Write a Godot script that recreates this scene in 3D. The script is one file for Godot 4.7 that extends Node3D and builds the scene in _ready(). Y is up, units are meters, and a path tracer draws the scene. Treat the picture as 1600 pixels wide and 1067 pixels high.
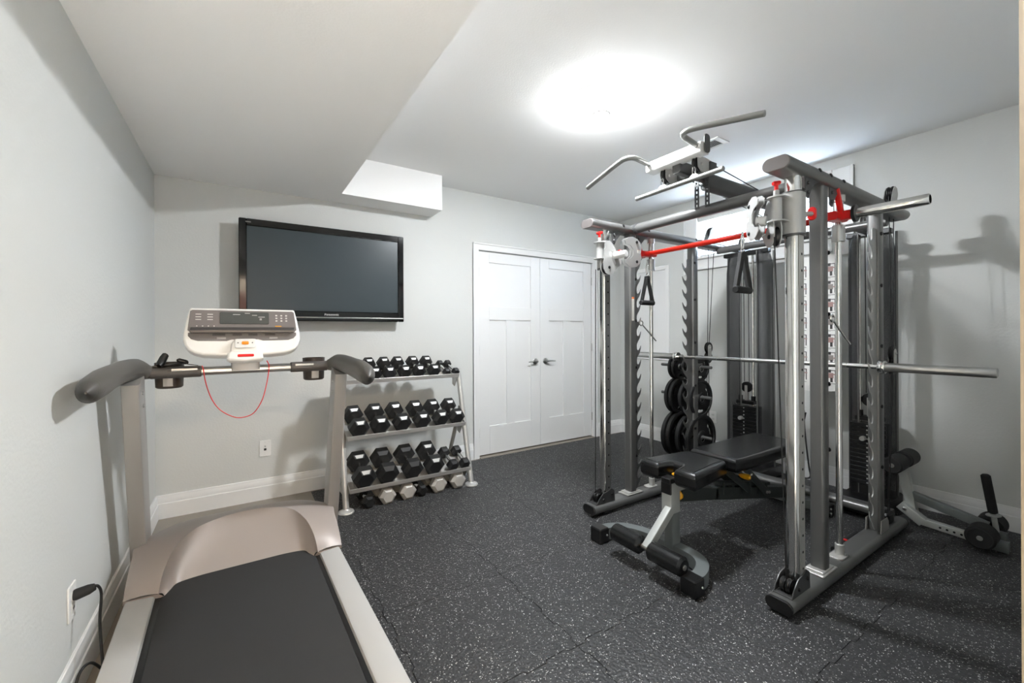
extends Node3D
# Home gym: treadmill, television, dumbbell rack, closet doors and a cable / bar machine.
# World axes: +x runs along the back wall to the right, -z runs towards the back wall, y is up, metres.

const ZB := -3.667   # back wall
const XL := -0.488   # left wall
const XR := 3.992    # right wall
const CE := 2.617    # ceiling
const SO := 2.313    # underside of the bulkhead
const ZR := -0.905   # near side frame of the machine
const ZL := -2.09    # far side frame of the machine
const ZC := -1.4975

var m := {}
var taken := {}

# ------------------------------------------------------------------ mesh builder
class MB:
	var v := PackedVector3Array()
	var n := PackedVector3Array()
	var uv := PackedVector2Array()
	var cuts := PackedInt32Array()

	# what follows is a piece of its own
	func next() -> void:
		cuts.append(v.size())

	func piece(a: int, c: int) -> MB:
		var q := MB.new()
		q.v = v.slice(a, c); q.n = n.slice(a, c); q.uv = uv.slice(a, c)
		return q

	# turn everything built so far about the upright axis through p, then move it
	func turn(p: Vector3, ang: float, by := Vector3.ZERO) -> void:
		var r := Basis(Vector3.UP, ang)
		for i in v.size():
			v[i] = p + r * (v[i] - p) + by
			n[i] = r * n[i]

	func tri(a: Vector3, b: Vector3, c: Vector3, na: Vector3, nb: Vector3, nc: Vector3, ua := Vector2.ZERO, ub := Vector2.ZERO, uc := Vector2.ZERO) -> void:
		var g := (b - a).cross(c - a)
		if g.length_squared() < 1e-16:
			return
		if g.dot(na + nb + nc) > 0.0:
			v.append_array([a, c, b]); n.append_array([na, nc, nb]); uv.append_array([ua, uc, ub])
		else:
			v.append_array([a, b, c]); n.append_array([na, nb, nc]); uv.append_array([ua, ub, uc])

	func quad(a: Vector3, b: Vector3, c: Vector3, d: Vector3, na: Vector3, nb: Vector3, nc: Vector3, nd: Vector3) -> void:
		tri(a, b, c, na, nb, nc, Vector2(0, 1), Vector2(1, 1), Vector2(1, 0))
		tri(a, c, d, na, nc, nd, Vector2(0, 1), Vector2(1, 0), Vector2(0, 0))

	func flat4(a: Vector3, b: Vector3, c: Vector3, d: Vector3, out: Vector3) -> void:
		var g := (c - a).cross(d - b).normalized()
		if g.dot(out) < 0.0:
			g = -g
		quad(a, b, c, d, g, g, g, g)

	func box(c: Vector3, s: Vector3, bev := 0.002, bas := Basis.IDENTITY) -> void:
		var h := s * 0.5
		var b := minf(bev, minf(h.x, minf(h.y, h.z)) * 0.9)
		var i := h - Vector3(b, b, b)
		for ax in 3:
			var a1 := (ax + 1) % 3
			var a2 := (ax + 2) % 3
			for sg in [-1.0, 1.0]:
				var q := []
				for st in [[-1, -1], [1, -1], [1, 1], [-1, 1]]:
					var p := Vector3.ZERO
					p[ax] = sg * h[ax]; p[a1] = st[0] * i[a1]; p[a2] = st[1] * i[a2]
					q.append(c + bas * p)
				var o := Vector3.ZERO
				o[ax] = sg
				flat4(q[0], q[1], q[2], q[3], bas * o)
			if b > 0.0:
				for s1 in [-1.0, 1.0]:
					for s2 in [-1.0, 1.0]:
						var q := []
						for k in [-1.0, 1.0]:
							var p := Vector3.ZERO
							p[ax] = k * i[ax]; p[a1] = s1 * h[a1]; p[a2] = s2 * i[a2]
							q.append(c + bas * p)
							p[a1] = s1 * i[a1]; p[a2] = s2 * h[a2]
							q.append(c + bas * p)
						var o := Vector3.ZERO
						o[a1] = s1; o[a2] = s2
						flat4(q[0], q[1], q[3], q[2], bas * o)
		if b > 0.0:
			for sx in [-1.0, 1.0]:
				for sy in [-1.0, 1.0]:
					for sz in [-1.0, 1.0]:
						var o := bas * Vector3(sx, sy, sz).normalized()
						tri(c + bas * Vector3(sx * h.x, sy * i.y, sz * i.z), c + bas * Vector3(sx * i.x, sy * h.y, sz * i.z), c + bas * Vector3(sx * i.x, sy * i.y, sz * h.z), o, o, o)

	# polygon in local XY, pushed along local Z between -depth/2 and depth/2, edge rounded by bev in steps
	func prism(poly: PackedVector2Array, xf: Transform3D, depth: float, bev := 0.0, steps := 1, caps := true) -> void:
		if Geometry2D.is_polygon_clockwise(poly):
			poly = poly.duplicate(); poly.reverse()
		var k := poly.size()
		var en := []
		for i in k:
			var e: Vector2 = (poly[(i + 1) % k] - poly[i]).normalized()
			en.append(Vector2(e.y, -e.x))
		var mit := []
		for i in k:
			var n1: Vector2 = en[(i + k - 1) % k]
			var n2: Vector2 = en[i]
			mit.append((n1 + n2) / maxf(0.35, 1.0 + n1.dot(n2)))
		var lay := []   # inset, z, slope
		var hd := depth * 0.5
		if bev > 0.0:
			for j in steps + 1:
				var t := PI * 0.5 * j / steps
				lay.append([bev * (1.0 - sin(t)), -hd + bev * (1.0 - cos(t)), t - PI * 0.5])
			for j in steps + 1:
				var t := PI * 0.5 * j / steps
				lay.append([bev * (1.0 - cos(t)), hd - bev * (1.0 - sin(t)), t])
		else:
			lay = [[0.0, -hd, 0.0], [0.0, hd, 0.0]]
		for l in lay.size() - 1:
			var A: Array = lay[l]
			var B: Array = lay[l + 1]
			for i in k:
				var j := (i + 1) % k
				var e0: Vector2 = en[i]
				var na: Vector2 = e0
				var nb: Vector2 = e0
				if e0.dot(en[(i + k - 1) % k]) > 0.8:
					na = (e0 + en[(i + k - 1) % k]).normalized()
				if e0.dot(en[j]) > 0.8:
					nb = (e0 + en[j]).normalized()
				var ta: float = A[2]
				var tb: float = B[2]
				if steps == 1:
					ta = (ta + tb) * 0.5; tb = ta
				var p0: Vector2 = poly[i] - mit[i] * A[0]
				var p1: Vector2 = poly[j] - mit[j] * A[0]
				var p2: Vector2 = poly[j] - mit[j] * B[0]
				var p3: Vector2 = poly[i] - mit[i] * B[0]
				quad(xf * Vector3(p0.x, p0.y, A[1]), xf * Vector3(p1.x, p1.y, A[1]), xf * Vector3(p2.x, p2.y, B[1]), xf * Vector3(p3.x, p3.y, B[1]),
					xf.basis * Vector3(na.x * cos(ta), na.y * cos(ta), sin(ta)), xf.basis * Vector3(nb.x * cos(ta), nb.y * cos(ta), sin(ta)),
					xf.basis * Vector3(nb.x * cos(tb), nb.y * cos(tb), sin(tb)), xf.basis * Vector3(na.x * cos(tb), na.y * cos(tb), sin(tb)))
		if caps:
			var ins := PackedVector2Array()
			for i in k:
				ins.append(poly[i] - mit[i] * lay[0][0])
			var ix := Geometry2D.triangulate_polygon(ins)
			if ix.is_empty():
				ix = Geometry2D.triangulate_polygon(poly)
			var mn := ins[0]
			var mx := ins[0]
			for p in ins:
				mn = mn.min(p); mx = mx.max(p)
			var sp := mx - mn
			for sg in [-1.0, 1.0]:
				var nn: Vector3 = xf.basis * Vector3(0, 0, sg)
				for t in range(0, ix.size(), 3):
					var q := []
					var u := []
					for c in 3:
						var p := ins[ix[t + c]]
						q.append(xf * Vector3(p.x, p.y, sg * hd))
						u.append(Vector2((p.x - mn.x) / sp.x, 1.0 - (p.y - mn.y) / sp.y))
					tri(q[0], q[1], q[2], nn, nn, nn, u[0], u[1], u[2])

	# profile of (radius, height) turned about the axis through o
	func lathe(o: Vector3, axis: Vector3, prof: Array, seg := 24) -> void:
		var w := axis.normalized()
		var a := w.cross(Vector3.UP if absf(w.y) < 0.9 else Vector3.RIGHT).normalized()
		var b := w.cross(a)
		var sn := []
		for i in prof.size() - 1:
			var d: Vector2 = (prof[i + 1] - prof[i]).normalized()
			sn.append(Vector2(d.y, -d.x))
		for i in prof.size() - 1:
			var n0: Vector2 = sn[i]
			var n1: Vector2 = sn[i]
			if i > 0 and n0.dot(sn[i - 1]) > 0.75:
				n0 = (n0 + sn[i - 1]).normalized()
			if i < sn.size() - 1 and n1.dot(sn[i + 1]) > 0.75:
				n1 = (n1 + sn[i + 1]).normalized()
			for s in seg:
				var t0 := TAU * s / seg
				var t1 := TAU * (s + 1) / seg
				var r0 := a * cos(t0) + b * sin(t0)
				var r1 := a * cos(t1) + b * sin(t1)
				quad(o + r0 * prof[i].x + w * prof[i].y, o + r1 * prof[i].x + w * prof[i].y, o + r1 * prof[i + 1].x + w * prof[i + 1].y, o + r0 * prof[i + 1].x + w * prof[i + 1].y,
					r0 * n0.x + w * n0.y, r1 * n0.x + w * n0.y, r1 * n1.x + w * n1.y, r0 * n1.x + w * n1.y)

	func cyl(a: Vector3, b: Vector3, r: float, seg := 20, bev := 0.0015) -> void:
		var l := (b - a).length()
		var e := minf(bev, minf(r, l) * 0.4)
		lathe(a, b - a, [Vector2(0, 0), Vector2(r - e, 0), Vector2(r, e), Vector2(r, l - e), Vector2(r - e, l), Vector2(0, l)], seg)

	func ring(c: Vector3, axis: Vector3, r: float, t: float, seg := 28, sub := 10) -> void:
		var pr := []
		for i in sub + 1:
			var q := TAU * i / sub
			pr.append(Vector2(r + t * cos(q), t * sin(q)))
		lathe(c, axis, pr, seg)

	func tube(pts: Array, r: float, seg := 12) -> void:
		var rx := []
		for p in pts:
			rx.append(Vector2(r, r))
		sweep(pts, rx, Vector3.UP, seg)

	# elliptical sections along a path; sizes = (side, up) radii
	func sweep(pts: Array, sizes: Array, up: Vector3, seg := 16) -> void:
		var rows := []
		var cen := []
		var pu := up
		for i in pts.size():
			var d: Vector3
			if i == 0:
				d = pts[1] - pts[0]
			elif i == pts.size() - 1:
				d = pts[i] - pts[i - 1]
			else:
				d = (pts[i + 1] - pts[i]).normalized() + (pts[i] - pts[i - 1]).normalized()
			d = d.normalized()
			if absf(d.dot(pu)) > 0.97:
				pu = Vector3.RIGHT if absf(d.x) < 0.8 else Vector3.BACK
			var sd := d.cross(pu).normalized()
			var u2 := sd.cross(d).normalized()
			pu = u2
			var row := []
			for s in seg:
				var t := TAU * s / seg
				row.append(pts[i] + sd * cos(t) * sizes[i].x + u2 * sin(t) * sizes[i].y)
			rows.append(row); cen.append(pts[i])
		for i in rows.size() - 1:
			for s in seg:
				var t := (s + 1) % seg
				quad(rows[i][s], rows[i][t], rows[i + 1][t], rows[i + 1][s],
					(rows[i][s] - cen[i]).normalized(), (rows[i][t] - cen[i]).normalized(), (rows[i + 1][t] - cen[i + 1]).normalized(), (rows[i + 1][s] - cen[i + 1]).normalized())
		for e in [0, rows.size() - 1]:
			var nn: Vector3 = (pts[0] - pts[1]).normalized() if e == 0 else (pts[e] - pts[e - 1]).normalized()
			for s in seg:
				tri(cen[e], rows[e][s], rows[e][(s + 1) % seg], nn, nn, nn)

	# open sheet through rows of points, smooth
	func sheet(rows: Array, sg := 1.0) -> void:
		var nr := rows.size()
		var nc: int = rows[0].size()
		var nm := []
		for i in nr:
			var line := []
			for j in nc:
				var du: Vector3 = rows[mini(i + 1, nr - 1)][j] - rows[maxi(i - 1, 0)][j]
				var dv: Vector3 = rows[i][mini(j + 1, nc - 1)] - rows[i][maxi(j - 1, 0)]
				line.append(du.cross(dv).normalized() * sg)
			nm.append(line)
		for i in nr - 1:
			for j in nc - 1:
				quad(rows[i][j], rows[i][j + 1], rows[i + 1][j + 1], rows[i + 1][j], nm[i][j], nm[i][j + 1], nm[i + 1][j + 1], nm[i + 1][j])

	# bar with a rounded rectangular section between two points
	func bar(a: Vector3, b: Vector3, w: float, h: float, r := 0.004, up := Vector3.UP, seg := 3) -> void:
		var z := (b - a).normalized()
		if absf(z.dot(up)) > 0.95:
			up = Vector3.RIGHT
		var x := up.cross(z).normalized()
		var y := z.cross(x)
		prism(MB.rrect(w, h, r, seg), Transform3D(Basis(x, y, z), (a + b) * 0.5), (b - a).length())

	static func rrect(w: float, h: float, r: float, seg := 4, c := Vector2.ZERO) -> PackedVector2Array:
		var p := PackedVector2Array()
		r = minf(r, minf(w, h) * 0.4999)
		for q in 4:
			var o: Vector2 = c + Vector2([1, -1, -1, 1][q] * (w * 0.5 - r), [1, 1, -1, -1][q] * (h * 0.5 - r))
			for s in seg + 1:
				var t := PI * 0.5 * (q + float(s) / seg)
				p.append(o + Vector2(cos(t), sin(t)) * r)
		return p

	static func circle(r: float, seg := 24, c := Vector2.ZERO) -> PackedVector2Array:
		var p := PackedVector2Array()
		for s in seg:
			p.append(c + Vector2(cos(TAU * s / seg), sin(TAU * s / seg)) * r)
		return p

	# cut a hole into a polygon through a hair-thin slit
	static func pierce(outer: PackedVector2Array, hole: PackedVector2Array) -> PackedVector2Array:
		var o := outer.duplicate()
		var h := hole.duplicate()
		if Geometry2D.is_polygon_clockwise(o):
			o.reverse()
		if not Geometry2D.is_polygon_clockwise(h):
			h.reverse()
		var bi := 0
		var bj := 0
		var bd := 1e9
		for i in o.size():
			for j in h.size():
				var d := o[i].distance_to(h[j])
				if d < bd:
					bd = d; bi = i; bj = j
		var dir := (h[bj] - o[bi]).normalized()
		var sd := Vector2(-dir.y, dir.x) * 0.00006
		var res := PackedVector2Array()
		for i in bi:
			res.append(o[i])
		res.append(o[bi] - (o[(bi + 1) % o.size()] - o[bi]).normalized() * 0.00006)
		res.append(h[bj])
		for j in range(1, h.size()):
			res.append(h[(bj + j) % h.size()])
		res.append(h[bj] + (h[(bj + h.size() - 1) % h.size()] - h[bj]).normalized() * 0.00012)
		res.append(o[bi] + (o[(bi + 1) % o.size()] - o[bi]).normalized() * 0.00006)
		for i in range(bi + 1, o.size()):
			res.append(o[i])
		return res

	func mesh(inv := Transform3D.IDENTITY) -> ArrayMesh:
		var a := []
		a.resize(Mesh.ARRAY_MAX)
		var vv := v.duplicate()
		var nn := n.duplicate()
		if inv != Transform3D.IDENTITY:
			for i in vv.size():
				vv[i] = inv * vv[i]
				nn[i] = (inv.basis * nn[i]).normalized()
		a[Mesh.ARRAY_VERTEX] = vv
		a[Mesh.ARRAY_NORMAL] = nn
		a[Mesh.ARRAY_TEX_UV] = uv
		var am := ArrayMesh.new()
		am.add_surface_from_arrays(Mesh.PRIMITIVE_TRIANGLES, a)
		return am

const BX := Basis(Vector3(0, 0, -1), Vector3(0, 1, 0), Vector3(1, 0, 0))   # section u = -z, v = y, pushed along x
const BY := Basis(Vector3(1, 0, 0), Vector3(0, 0, -1), Vector3(0, 1, 0))   # section u = x, v = -z, pushed along y

# ------------------------------------------------------------------ nodes
func numbered(s: String) -> String:
	if not taken.has(s):
		taken[s] = 0
		return s
	taken[s] += 1
	return "%s_%03d" % [s, taken[s]]

func thing(called: String, label: String, cat: String, at: Vector3, group := "", turn := 0.0) -> Node3D:
	var o := Node3D.new()
	o.name = numbered(called)
	add_child(o)
	o.position = at
	o.rotation.y = turn
	tag(o, label, cat, group)
	return o

func tag(o: Node, label: String, cat: String, group := "") -> void:
	o.set_meta("label", label)
	o.set_meta("category", cat)
	if group:
		o.set_meta("group", group)

# a part: vertices are given in world space and stored relative to the parent
func part(b: MB, called: String, mt: Material, parent: Node3D, label := "") -> MeshInstance3D:
	if b.cuts.size():
		var first: MeshInstance3D
		var from := 0
		var ends := b.cuts.duplicate()
		ends.append(b.v.size())
		for e in ends:
			if e > from:
				var q := part(b.piece(from, e), called, mt, parent, label)
				first = first if first else q
			from = e
		return first
	var o := MeshInstance3D.new()
	o.name = called
	parent.add_child(o, true)
	o.mesh = b.mesh(parent.global_transform.affine_inverse())
	o.material_override = null
	o.mesh.surface_set_material(0, mt)
	if label:
		o.set_meta("label", label)
	return o

# a thing that is one mesh
func single(b: MB, called: String, mt: Material, at: Vector3, label: String, cat: String, group := "") -> MeshInstance3D:
	var o := MeshInstance3D.new()
	o.name = numbered(called)
	add_child(o)
	o.position = at
	o.mesh = b.mesh(Transform3D(Basis.IDENTITY, at).affine_inverse())
	o.mesh.surface_set_material(0, mt)
	tag(o, label, cat, group)
	return o

func struct(b: MB, called: String, mt: Material, label := "") -> MeshInstance3D:
	var o := MeshInstance3D.new()
	o.name = called
	add_child(o, true)
	o.mesh = b.mesh()
	o.mesh.surface_set_material(0, mt)
	o.set_meta("kind", "structure")
	if label:
		o.set_meta("label", label)
	return o

func vec(a: Array) -> Array:
	var r := []
	for p in a:
		r.append(Vector3(p[0], p[1], p[2]))
	return r

func smooth(pts: Array, per := 6) -> Array:
	var r := []
	for i in pts.size() - 1:
		var p0: Vector3 = pts[maxi(i - 1, 0)]
		var p1: Vector3 = pts[i]
		var p2: Vector3 = pts[i + 1]
		var p3: Vector3 = pts[mini(i + 2, pts.size() - 1)]
		for s in per:
			r.append(p1.cubic_interpolate(p2, p0, p3, float(s) / per))
	r.append(pts[-1])
	return r

# ------------------------------------------------------------------ materials
func mat(key: String, c: Color, rough: float, metal := 0.0, spec := 0.5) -> StandardMaterial3D:
	var s := StandardMaterial3D.new()
	s.resource_name = key
	s.albedo_color = c
	s.roughness = rough
	s.metallic = metal
	s.metallic_specular = spec
	m[key] = s
	return s

func bumpy(s: StandardMaterial3D, freq: float, scale: float, amount: float, size := 256) -> void:
	var f := FastNoiseLite.new()
	f.seed = 7
	f.noise_type = FastNoiseLite.TYPE_SIMPLEX_SMOOTH
	f.frequency = freq
	f.fractal_octaves = 3
	var t := NoiseTexture2D.new()
	t.width = size; t.height = size
	t.seamless = true
	t.as_normal_map = true
	t.bump_strength = 2.0
	t.noise = f
	s.normal_enabled = true
	s.normal_texture = t
	s.normal_scale = amount
	s.uv1_triplanar = true
	s.uv1_world_triplanar = true
	s.uv1_scale = Vector3.ONE * scale

func materials() -> void:
	bumpy(mat("wall_paint", Color(0.81, 0.815, 0.803), 0.55, 0.0, 0.35), 0.09, 2.2, 0.12)
	bumpy(mat("ceiling_paint", Color(0.955, 0.955, 0.95), 0.9, 0.0, 0.2), 0.12, 2.5, 0.12)
	mat("trim_white", Color(0.90, 0.90, 0.895), 0.35)
	mat("door_white", Color(0.895, 0.895, 0.89), 0.4)
	mat("jamb_cream", Color(0.47, 0.42, 0.345), 0.5)
	mat("plastic_white", Color(0.90, 0.895, 0.88), 0.35)
	mat("plastic_white_satin", Color(0.86, 0.86, 0.85), 0.45)
	mat("plate_white", Color(0.90, 0.90, 0.89), 0.3)
	mat("subfloor", Color(0.56, 0.53, 0.49), 0.5)
	mat("hall_tile", Color(0.86, 0.858, 0.85), 0.4)
	mat("chrome", Color(0.86, 0.86, 0.85), 0.13, 1.0)
	mat("satin_steel", Color(0.72, 0.72, 0.71), 0.3, 1.0)
	mat("gunmetal", Color(0.44, 0.44, 0.435), 0.34, 0.6)
	mat("gunmetal_dark", Color(0.31, 0.31, 0.31), 0.4, 0.5)
	mat("gunmetal_pale", Color(0.54, 0.54, 0.53), 0.36, 0.55)
	mat("silver_paint", Color(0.68, 0.68, 0.672), 0.38, 0.35)
	mat("rack_silver", Color(0.75, 0.745, 0.73), 0.33, 0.5)
	mat("bench_grey", Color(0.43, 0.45, 0.45), 0.45, 0.3)
	mat("bench_silver", Color(0.68, 0.69, 0.68), 0.4, 0.4)
	mat("bench_green", Color(0.215, 0.235, 0.23), 0.45, 0.3)
	var vinyl := mat("vinyl_black", Color(0.07, 0.072, 0.075), 0.27)
	bumpy(vinyl, 0.2, 9.0, 0.15)
	mat("foam_black", Color(0.085, 0.085, 0.085), 0.7)
	bumpy(mat("rubber_black", Color(0.085, 0.086, 0.088), 0.5), 0.25, 8.0, 0.2)
	mat("rubber_dark", Color(0.12, 0.12, 0.12), 0.6)
	mat("iron_black", Color(0.07, 0.07, 0.07), 0.38)
	mat("iron_grey", Color(0.66, 0.645, 0.62), 0.5, 0.15)
	mat("plastic_black", Color(0.06, 0.06, 0.062), 0.35)
	mat("gloss_black", Color(0.022, 0.022, 0.024), 0.08)
	mat("screen_glass", Color(0.235, 0.27, 0.285), 0.3, 0.0, 0.4)
	mat("cable_black", Color(0.05, 0.05, 0.05), 0.45)
	mat("red_paint", Color(0.83, 0.09, 0.07), 0.32)
	mat("bar_red", Color(0.93, 0.17, 0.09), 0.33)
	mat("yellow_plastic", Color(0.93, 0.66, 0.05), 0.4)
	mat("orange_button", Color(0.93, 0.56, 0.12), 0.4)
	mat("tread_taupe", Color(0.60, 0.562, 0.54), 0.4, 0.1)
	mat("tread_silver", Color(0.63, 0.62, 0.605), 0.38, 0.35)
	mat("tread_rail", Color(0.685, 0.68, 0.668), 0.5, 0.1)
	mat("grip_brown", Color(0.345, 0.335, 0.32), 0.4)
	mat("sleeve_brown", Color(0.29, 0.275, 0.265), 0.45)
	mat("cup_brown", Color(0.20, 0.165, 0.14), 0.4)
	mat("panel_grey", Color(0.43, 0.41, 0.405), 0.45)
	mat("panel_dark", Color(0.27, 0.26, 0.255), 0.35)
	mat("lcd", Color(0.29, 0.30, 0.29), 0.2)
	mat("print_pale", Color(0.80, 0.79, 0.77), 0.5)
	mat("label_silver", Color(0.72, 0.72, 0.71), 0.35, 0.3)
	mat("wood_brown", Color(0.36, 0.19, 0.10), 0.4)
	mat("hole_dark", Color(0.03, 0.03, 0.03), 0.8)
	mat("blind_white", Color(0.93, 0.93, 0.92), 0.5).backlight_enabled = true
	m.blind_white.backlight = Color(0.75, 0.75, 0.74)
	var glass := mat("glass", Color(0.9, 0.95, 0.95, 0.08), 0.02)
	glass.transparency = BaseMaterial3D.TRANSPARENCY_ALPHA
	var dome := mat("lamp_glass", Color(0.95, 0.95, 0.94), 0.3)
	dome.emission_enabled = true
	dome.emission = Color(1.0, 1.0, 1.0)
	dome.emission_energy_multiplier = 1.0
	var hall := mat("hall_lamp_glass", Color(0.95, 0.92, 0.86), 0.3)
	hall.emission_enabled = true
	hall.emission = Color(1.0, 0.86, 0.68)
	hall.emission_energy_multiplier = 3.0
	# woven mesh cover: dark threads with open gaps
	var im := Image.create(64, 64, false, Image.FORMAT_RGBA8)
	im.fill(Color(0.125, 0.125, 0.13, 1))
	for y in 64:
		for x in 64:
			if (x % 8) in [2, 3, 4] and (y % 8) in [2, 3, 4]:
				im.set_pixel(x, y, Color(0.1, 0.1, 0.1, 0))
	var net := mat("mesh_cover", Color(1, 1, 1), 0.55)
	net.albedo_texture = ImageTexture.create_from_image(im)
	net.transparency = BaseMaterial3D.TRANSPARENCY_ALPHA_SCISSOR
	net.alpha_scissor_threshold = 0.5
	net.uv1_scale = Vector3(12, 60, 1)
	# belt: fine dark weave
	var belt := mat("belt", Color(0.20, 0.20, 0.20), 0.75, 0.0, 0.3)
	bumpy(belt, 0.35, 5.0, 0.35)
	# speckled rubber flooring
	var rg := RandomNumberGenerator.new()
	rg.seed = 4711
	var S := 2048
	var fl := Image.create(S, S, false, Image.FORMAT_RGB8)
	fl.fill(Color(0.185, 0.186, 0.19))
	for i in 26000:
		var x := rg.randi() % S
		var y := rg.randi() % S
		var g := rg.randf_range(0.13, 0.25)
		fl.fill_rect(Rect2i(x, y, rg.randi_range(2, 5), rg.randi_range(2, 5)), Color(g, g, g * 1.02))
	for i in 17000:
		var cx := rg.randf() * S
		var cy := rg.randf() * S
		var big := rg.randf()
		var ln := lerpf(1.3, 5.0, big * big * big)
		var wd := lerpf(0.9, 2.3, rg.randf() * big)
		var an := rg.randf() * TAU
		var g := rg.randf_range(0.50, 0.90)
		var col := Color(g, g, g * 0.985)
		var d := Vector2(cos(an), sin(an))
		var R := int(ceil(ln)) + 1
		for oy in range(-R, R + 1):
			for ox in range(-R, R + 1):
				var q := Vector2(ox, oy)
				var u := q.dot(d) / ln
				var w := q.dot(Vector2(-d.y, d.x)) / wd
				if u * u + w * w <= 1.0:
					fl.set_pixel(posmod(int(cx) + ox, S), posmod(int(cy) + oy, S), col)
	var fm := mat("speckled_rubber", Color(1, 1, 1), 0.5, 0.0, 0.4)
	fm.albedo_texture = ImageTexture.create_from_image(fl)
	fm.uv1_triplanar = true
	fm.uv1_world_triplanar = true
	fm.uv1_scale = Vector3.ONE / 1.7
	var fb := FastNoiseLite.new()
	fb.seed = 3; fb.frequency = 0.2
	var ft := NoiseTexture2D.new()
	ft.width = 512; ft.height = 512; ft.seamless = true; ft.as_normal_map = true; ft.bump_strength = 3.0; ft.noise = fb
	fm.normal_enabled = true
	fm.normal_texture = ft
	fm.normal_scale = 0.35
	# exercise chart print
	var ch := Image.create(256, 768, false, Image.FORMAT_RGB8)
	ch.fill(Color(0.88, 0.875, 0.865))
	for row in 7:
		for col in 2:
			var ox := 22 + col * 146
			var oy := 62 + row * 96
			var dark := Color(0.22, 0.21, 0.21)
			var skin := Color(0.62, 0.50, 0.48)
			ch.fill_rect(Rect2i(ox + 34, oy, 16, 16), dark)
			ch.fill_rect(Rect2i(ox + 22, oy + 18, 40, 28), skin if (row + col) % 2 else Color(0.55, 0.52, 0.5))
			ch.fill_rect(Rect2i(ox + 12, oy + 4, 5, 60), dark)
			ch.fill_rect(Rect2i(ox + 68, oy + 4, 5, 60), dark)
			ch.fill_rect(Rect2i(ox + 12, oy + 2, 60, 4), dark)
			ch.fill_rect(Rect2i(ox + 24, oy + 46, 12, 20), dark)
			ch.fill_rect(Rect2i(ox + 46, oy + 44, 12, 24), dark)
			ch.fill_rect(Rect2i(ox + 8 + (row % 3) * 4, oy + 24, 14, 6), skin)
			ch.fill_rect(Rect2i(ox + 62, oy + 22 + (row % 2) * 8, 14, 6), skin)
			ch.fill_rect(Rect2i(ox + 6, oy + 74, 66, 3), Color(0.45, 0.44, 0.43))
			ch.fill_rect(Rect2i(ox + 6, oy + 80, 44, 2), Color(0.55, 0.54, 0.53))
	var cm := mat("chart_print", Color(1, 1, 1), 0.35)
	cm.albedo_texture = ImageTexture.create_from_image(ch)
	# height scale sticker with ruled marks
	var st := Image.create(32, 192, false, Image.FORMAT_RGB8)
	st.fill(Color(0.86, 0.85, 0.82))
	st.fill_rect(Rect2i(0, 0, 32, 16), Color(0.85, 0.42, 0.18))
	for i in 18:
		st.fill_rect(Rect2i(6, 24 + i * 9, 20, 3), Color(0.45, 0.44, 0.43))
	var sm := mat("sticker_print", Color(1, 1, 1), 0.4)
	sm.albedo_texture = ImageTexture.create_from_image(st)

# ------------------------------------------------------------------ scene
func _ready() -> void:
	var cam := Camera3D.new()
	cam.name = "camera"
	add_child(cam)
	cam.position = Vector3(0, 1.238, 0)
	cam.rotation = Vector3(0, -0.573945, -0.0045)
	cam.projection = Camera3D.PROJECTION_FRUSTUM
	cam.near = 0.02
	cam.far = 60.0
	cam.size = 0.02 * 1067.0 / 654.294
	cam.frustum_offset = Vector2(0, -0.02 * (533.5 - 519.468) / 654.294)
	cam.current = true
	var we := WorldEnvironment.new()
	we.name = "world"
	var en := Environment.new()
	en.background_mode = Environment.BG_SKY
	var sky := Sky.new()
	var sm := ProceduralSkyMaterial.new()
	sm.sky_top_color = Color(0.62, 0.74, 0.90)
	sm.sky_horizon_color = Color(0.90, 0.93, 0.97)
	sm.ground_bottom_color = Color(0.55, 0.55, 0.53)
	sm.ground_horizon_color = Color(0.80, 0.82, 0.84)
	sm.sky_energy_multiplier = 8.0
	sm.ground_energy_multiplier = 4.0
	sky.sky_material = sm
	en.sky = sky
	en.tonemap_mode = Environment.TONE_MAPPER_LINEAR
	en.tonemap_exposure = 2.92
	en.sdfgi_enabled = true
	en.ssao_enabled = true
	en.ssil_enabled = true
	we.environment = en
	add_child(we)

	materials()
	room()
	floor_tiles()
	closet_doors()
	window_and_blind()
	wall_fittings()
	ceiling_fittings()
	hallway()
	television()
	treadmill()
	dumbbells()
	machine()
	barbell_and_plates()
	hanging_handles()
	bench()
	leg_attachment()

func bxx(b: MB, x0: float, x1: float, y0: float, y1: float, z0: float, z1: float, bev := 0.0) -> MB:
	b.box(Vector3((x0 + x1) * 0.5, (y0 + y1) * 0.5, (z0 + z1) * 0.5), Vector3(absf(x1 - x0), absf(y1 - y0), absf(z1 - z0)), bev)
	return b

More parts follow.
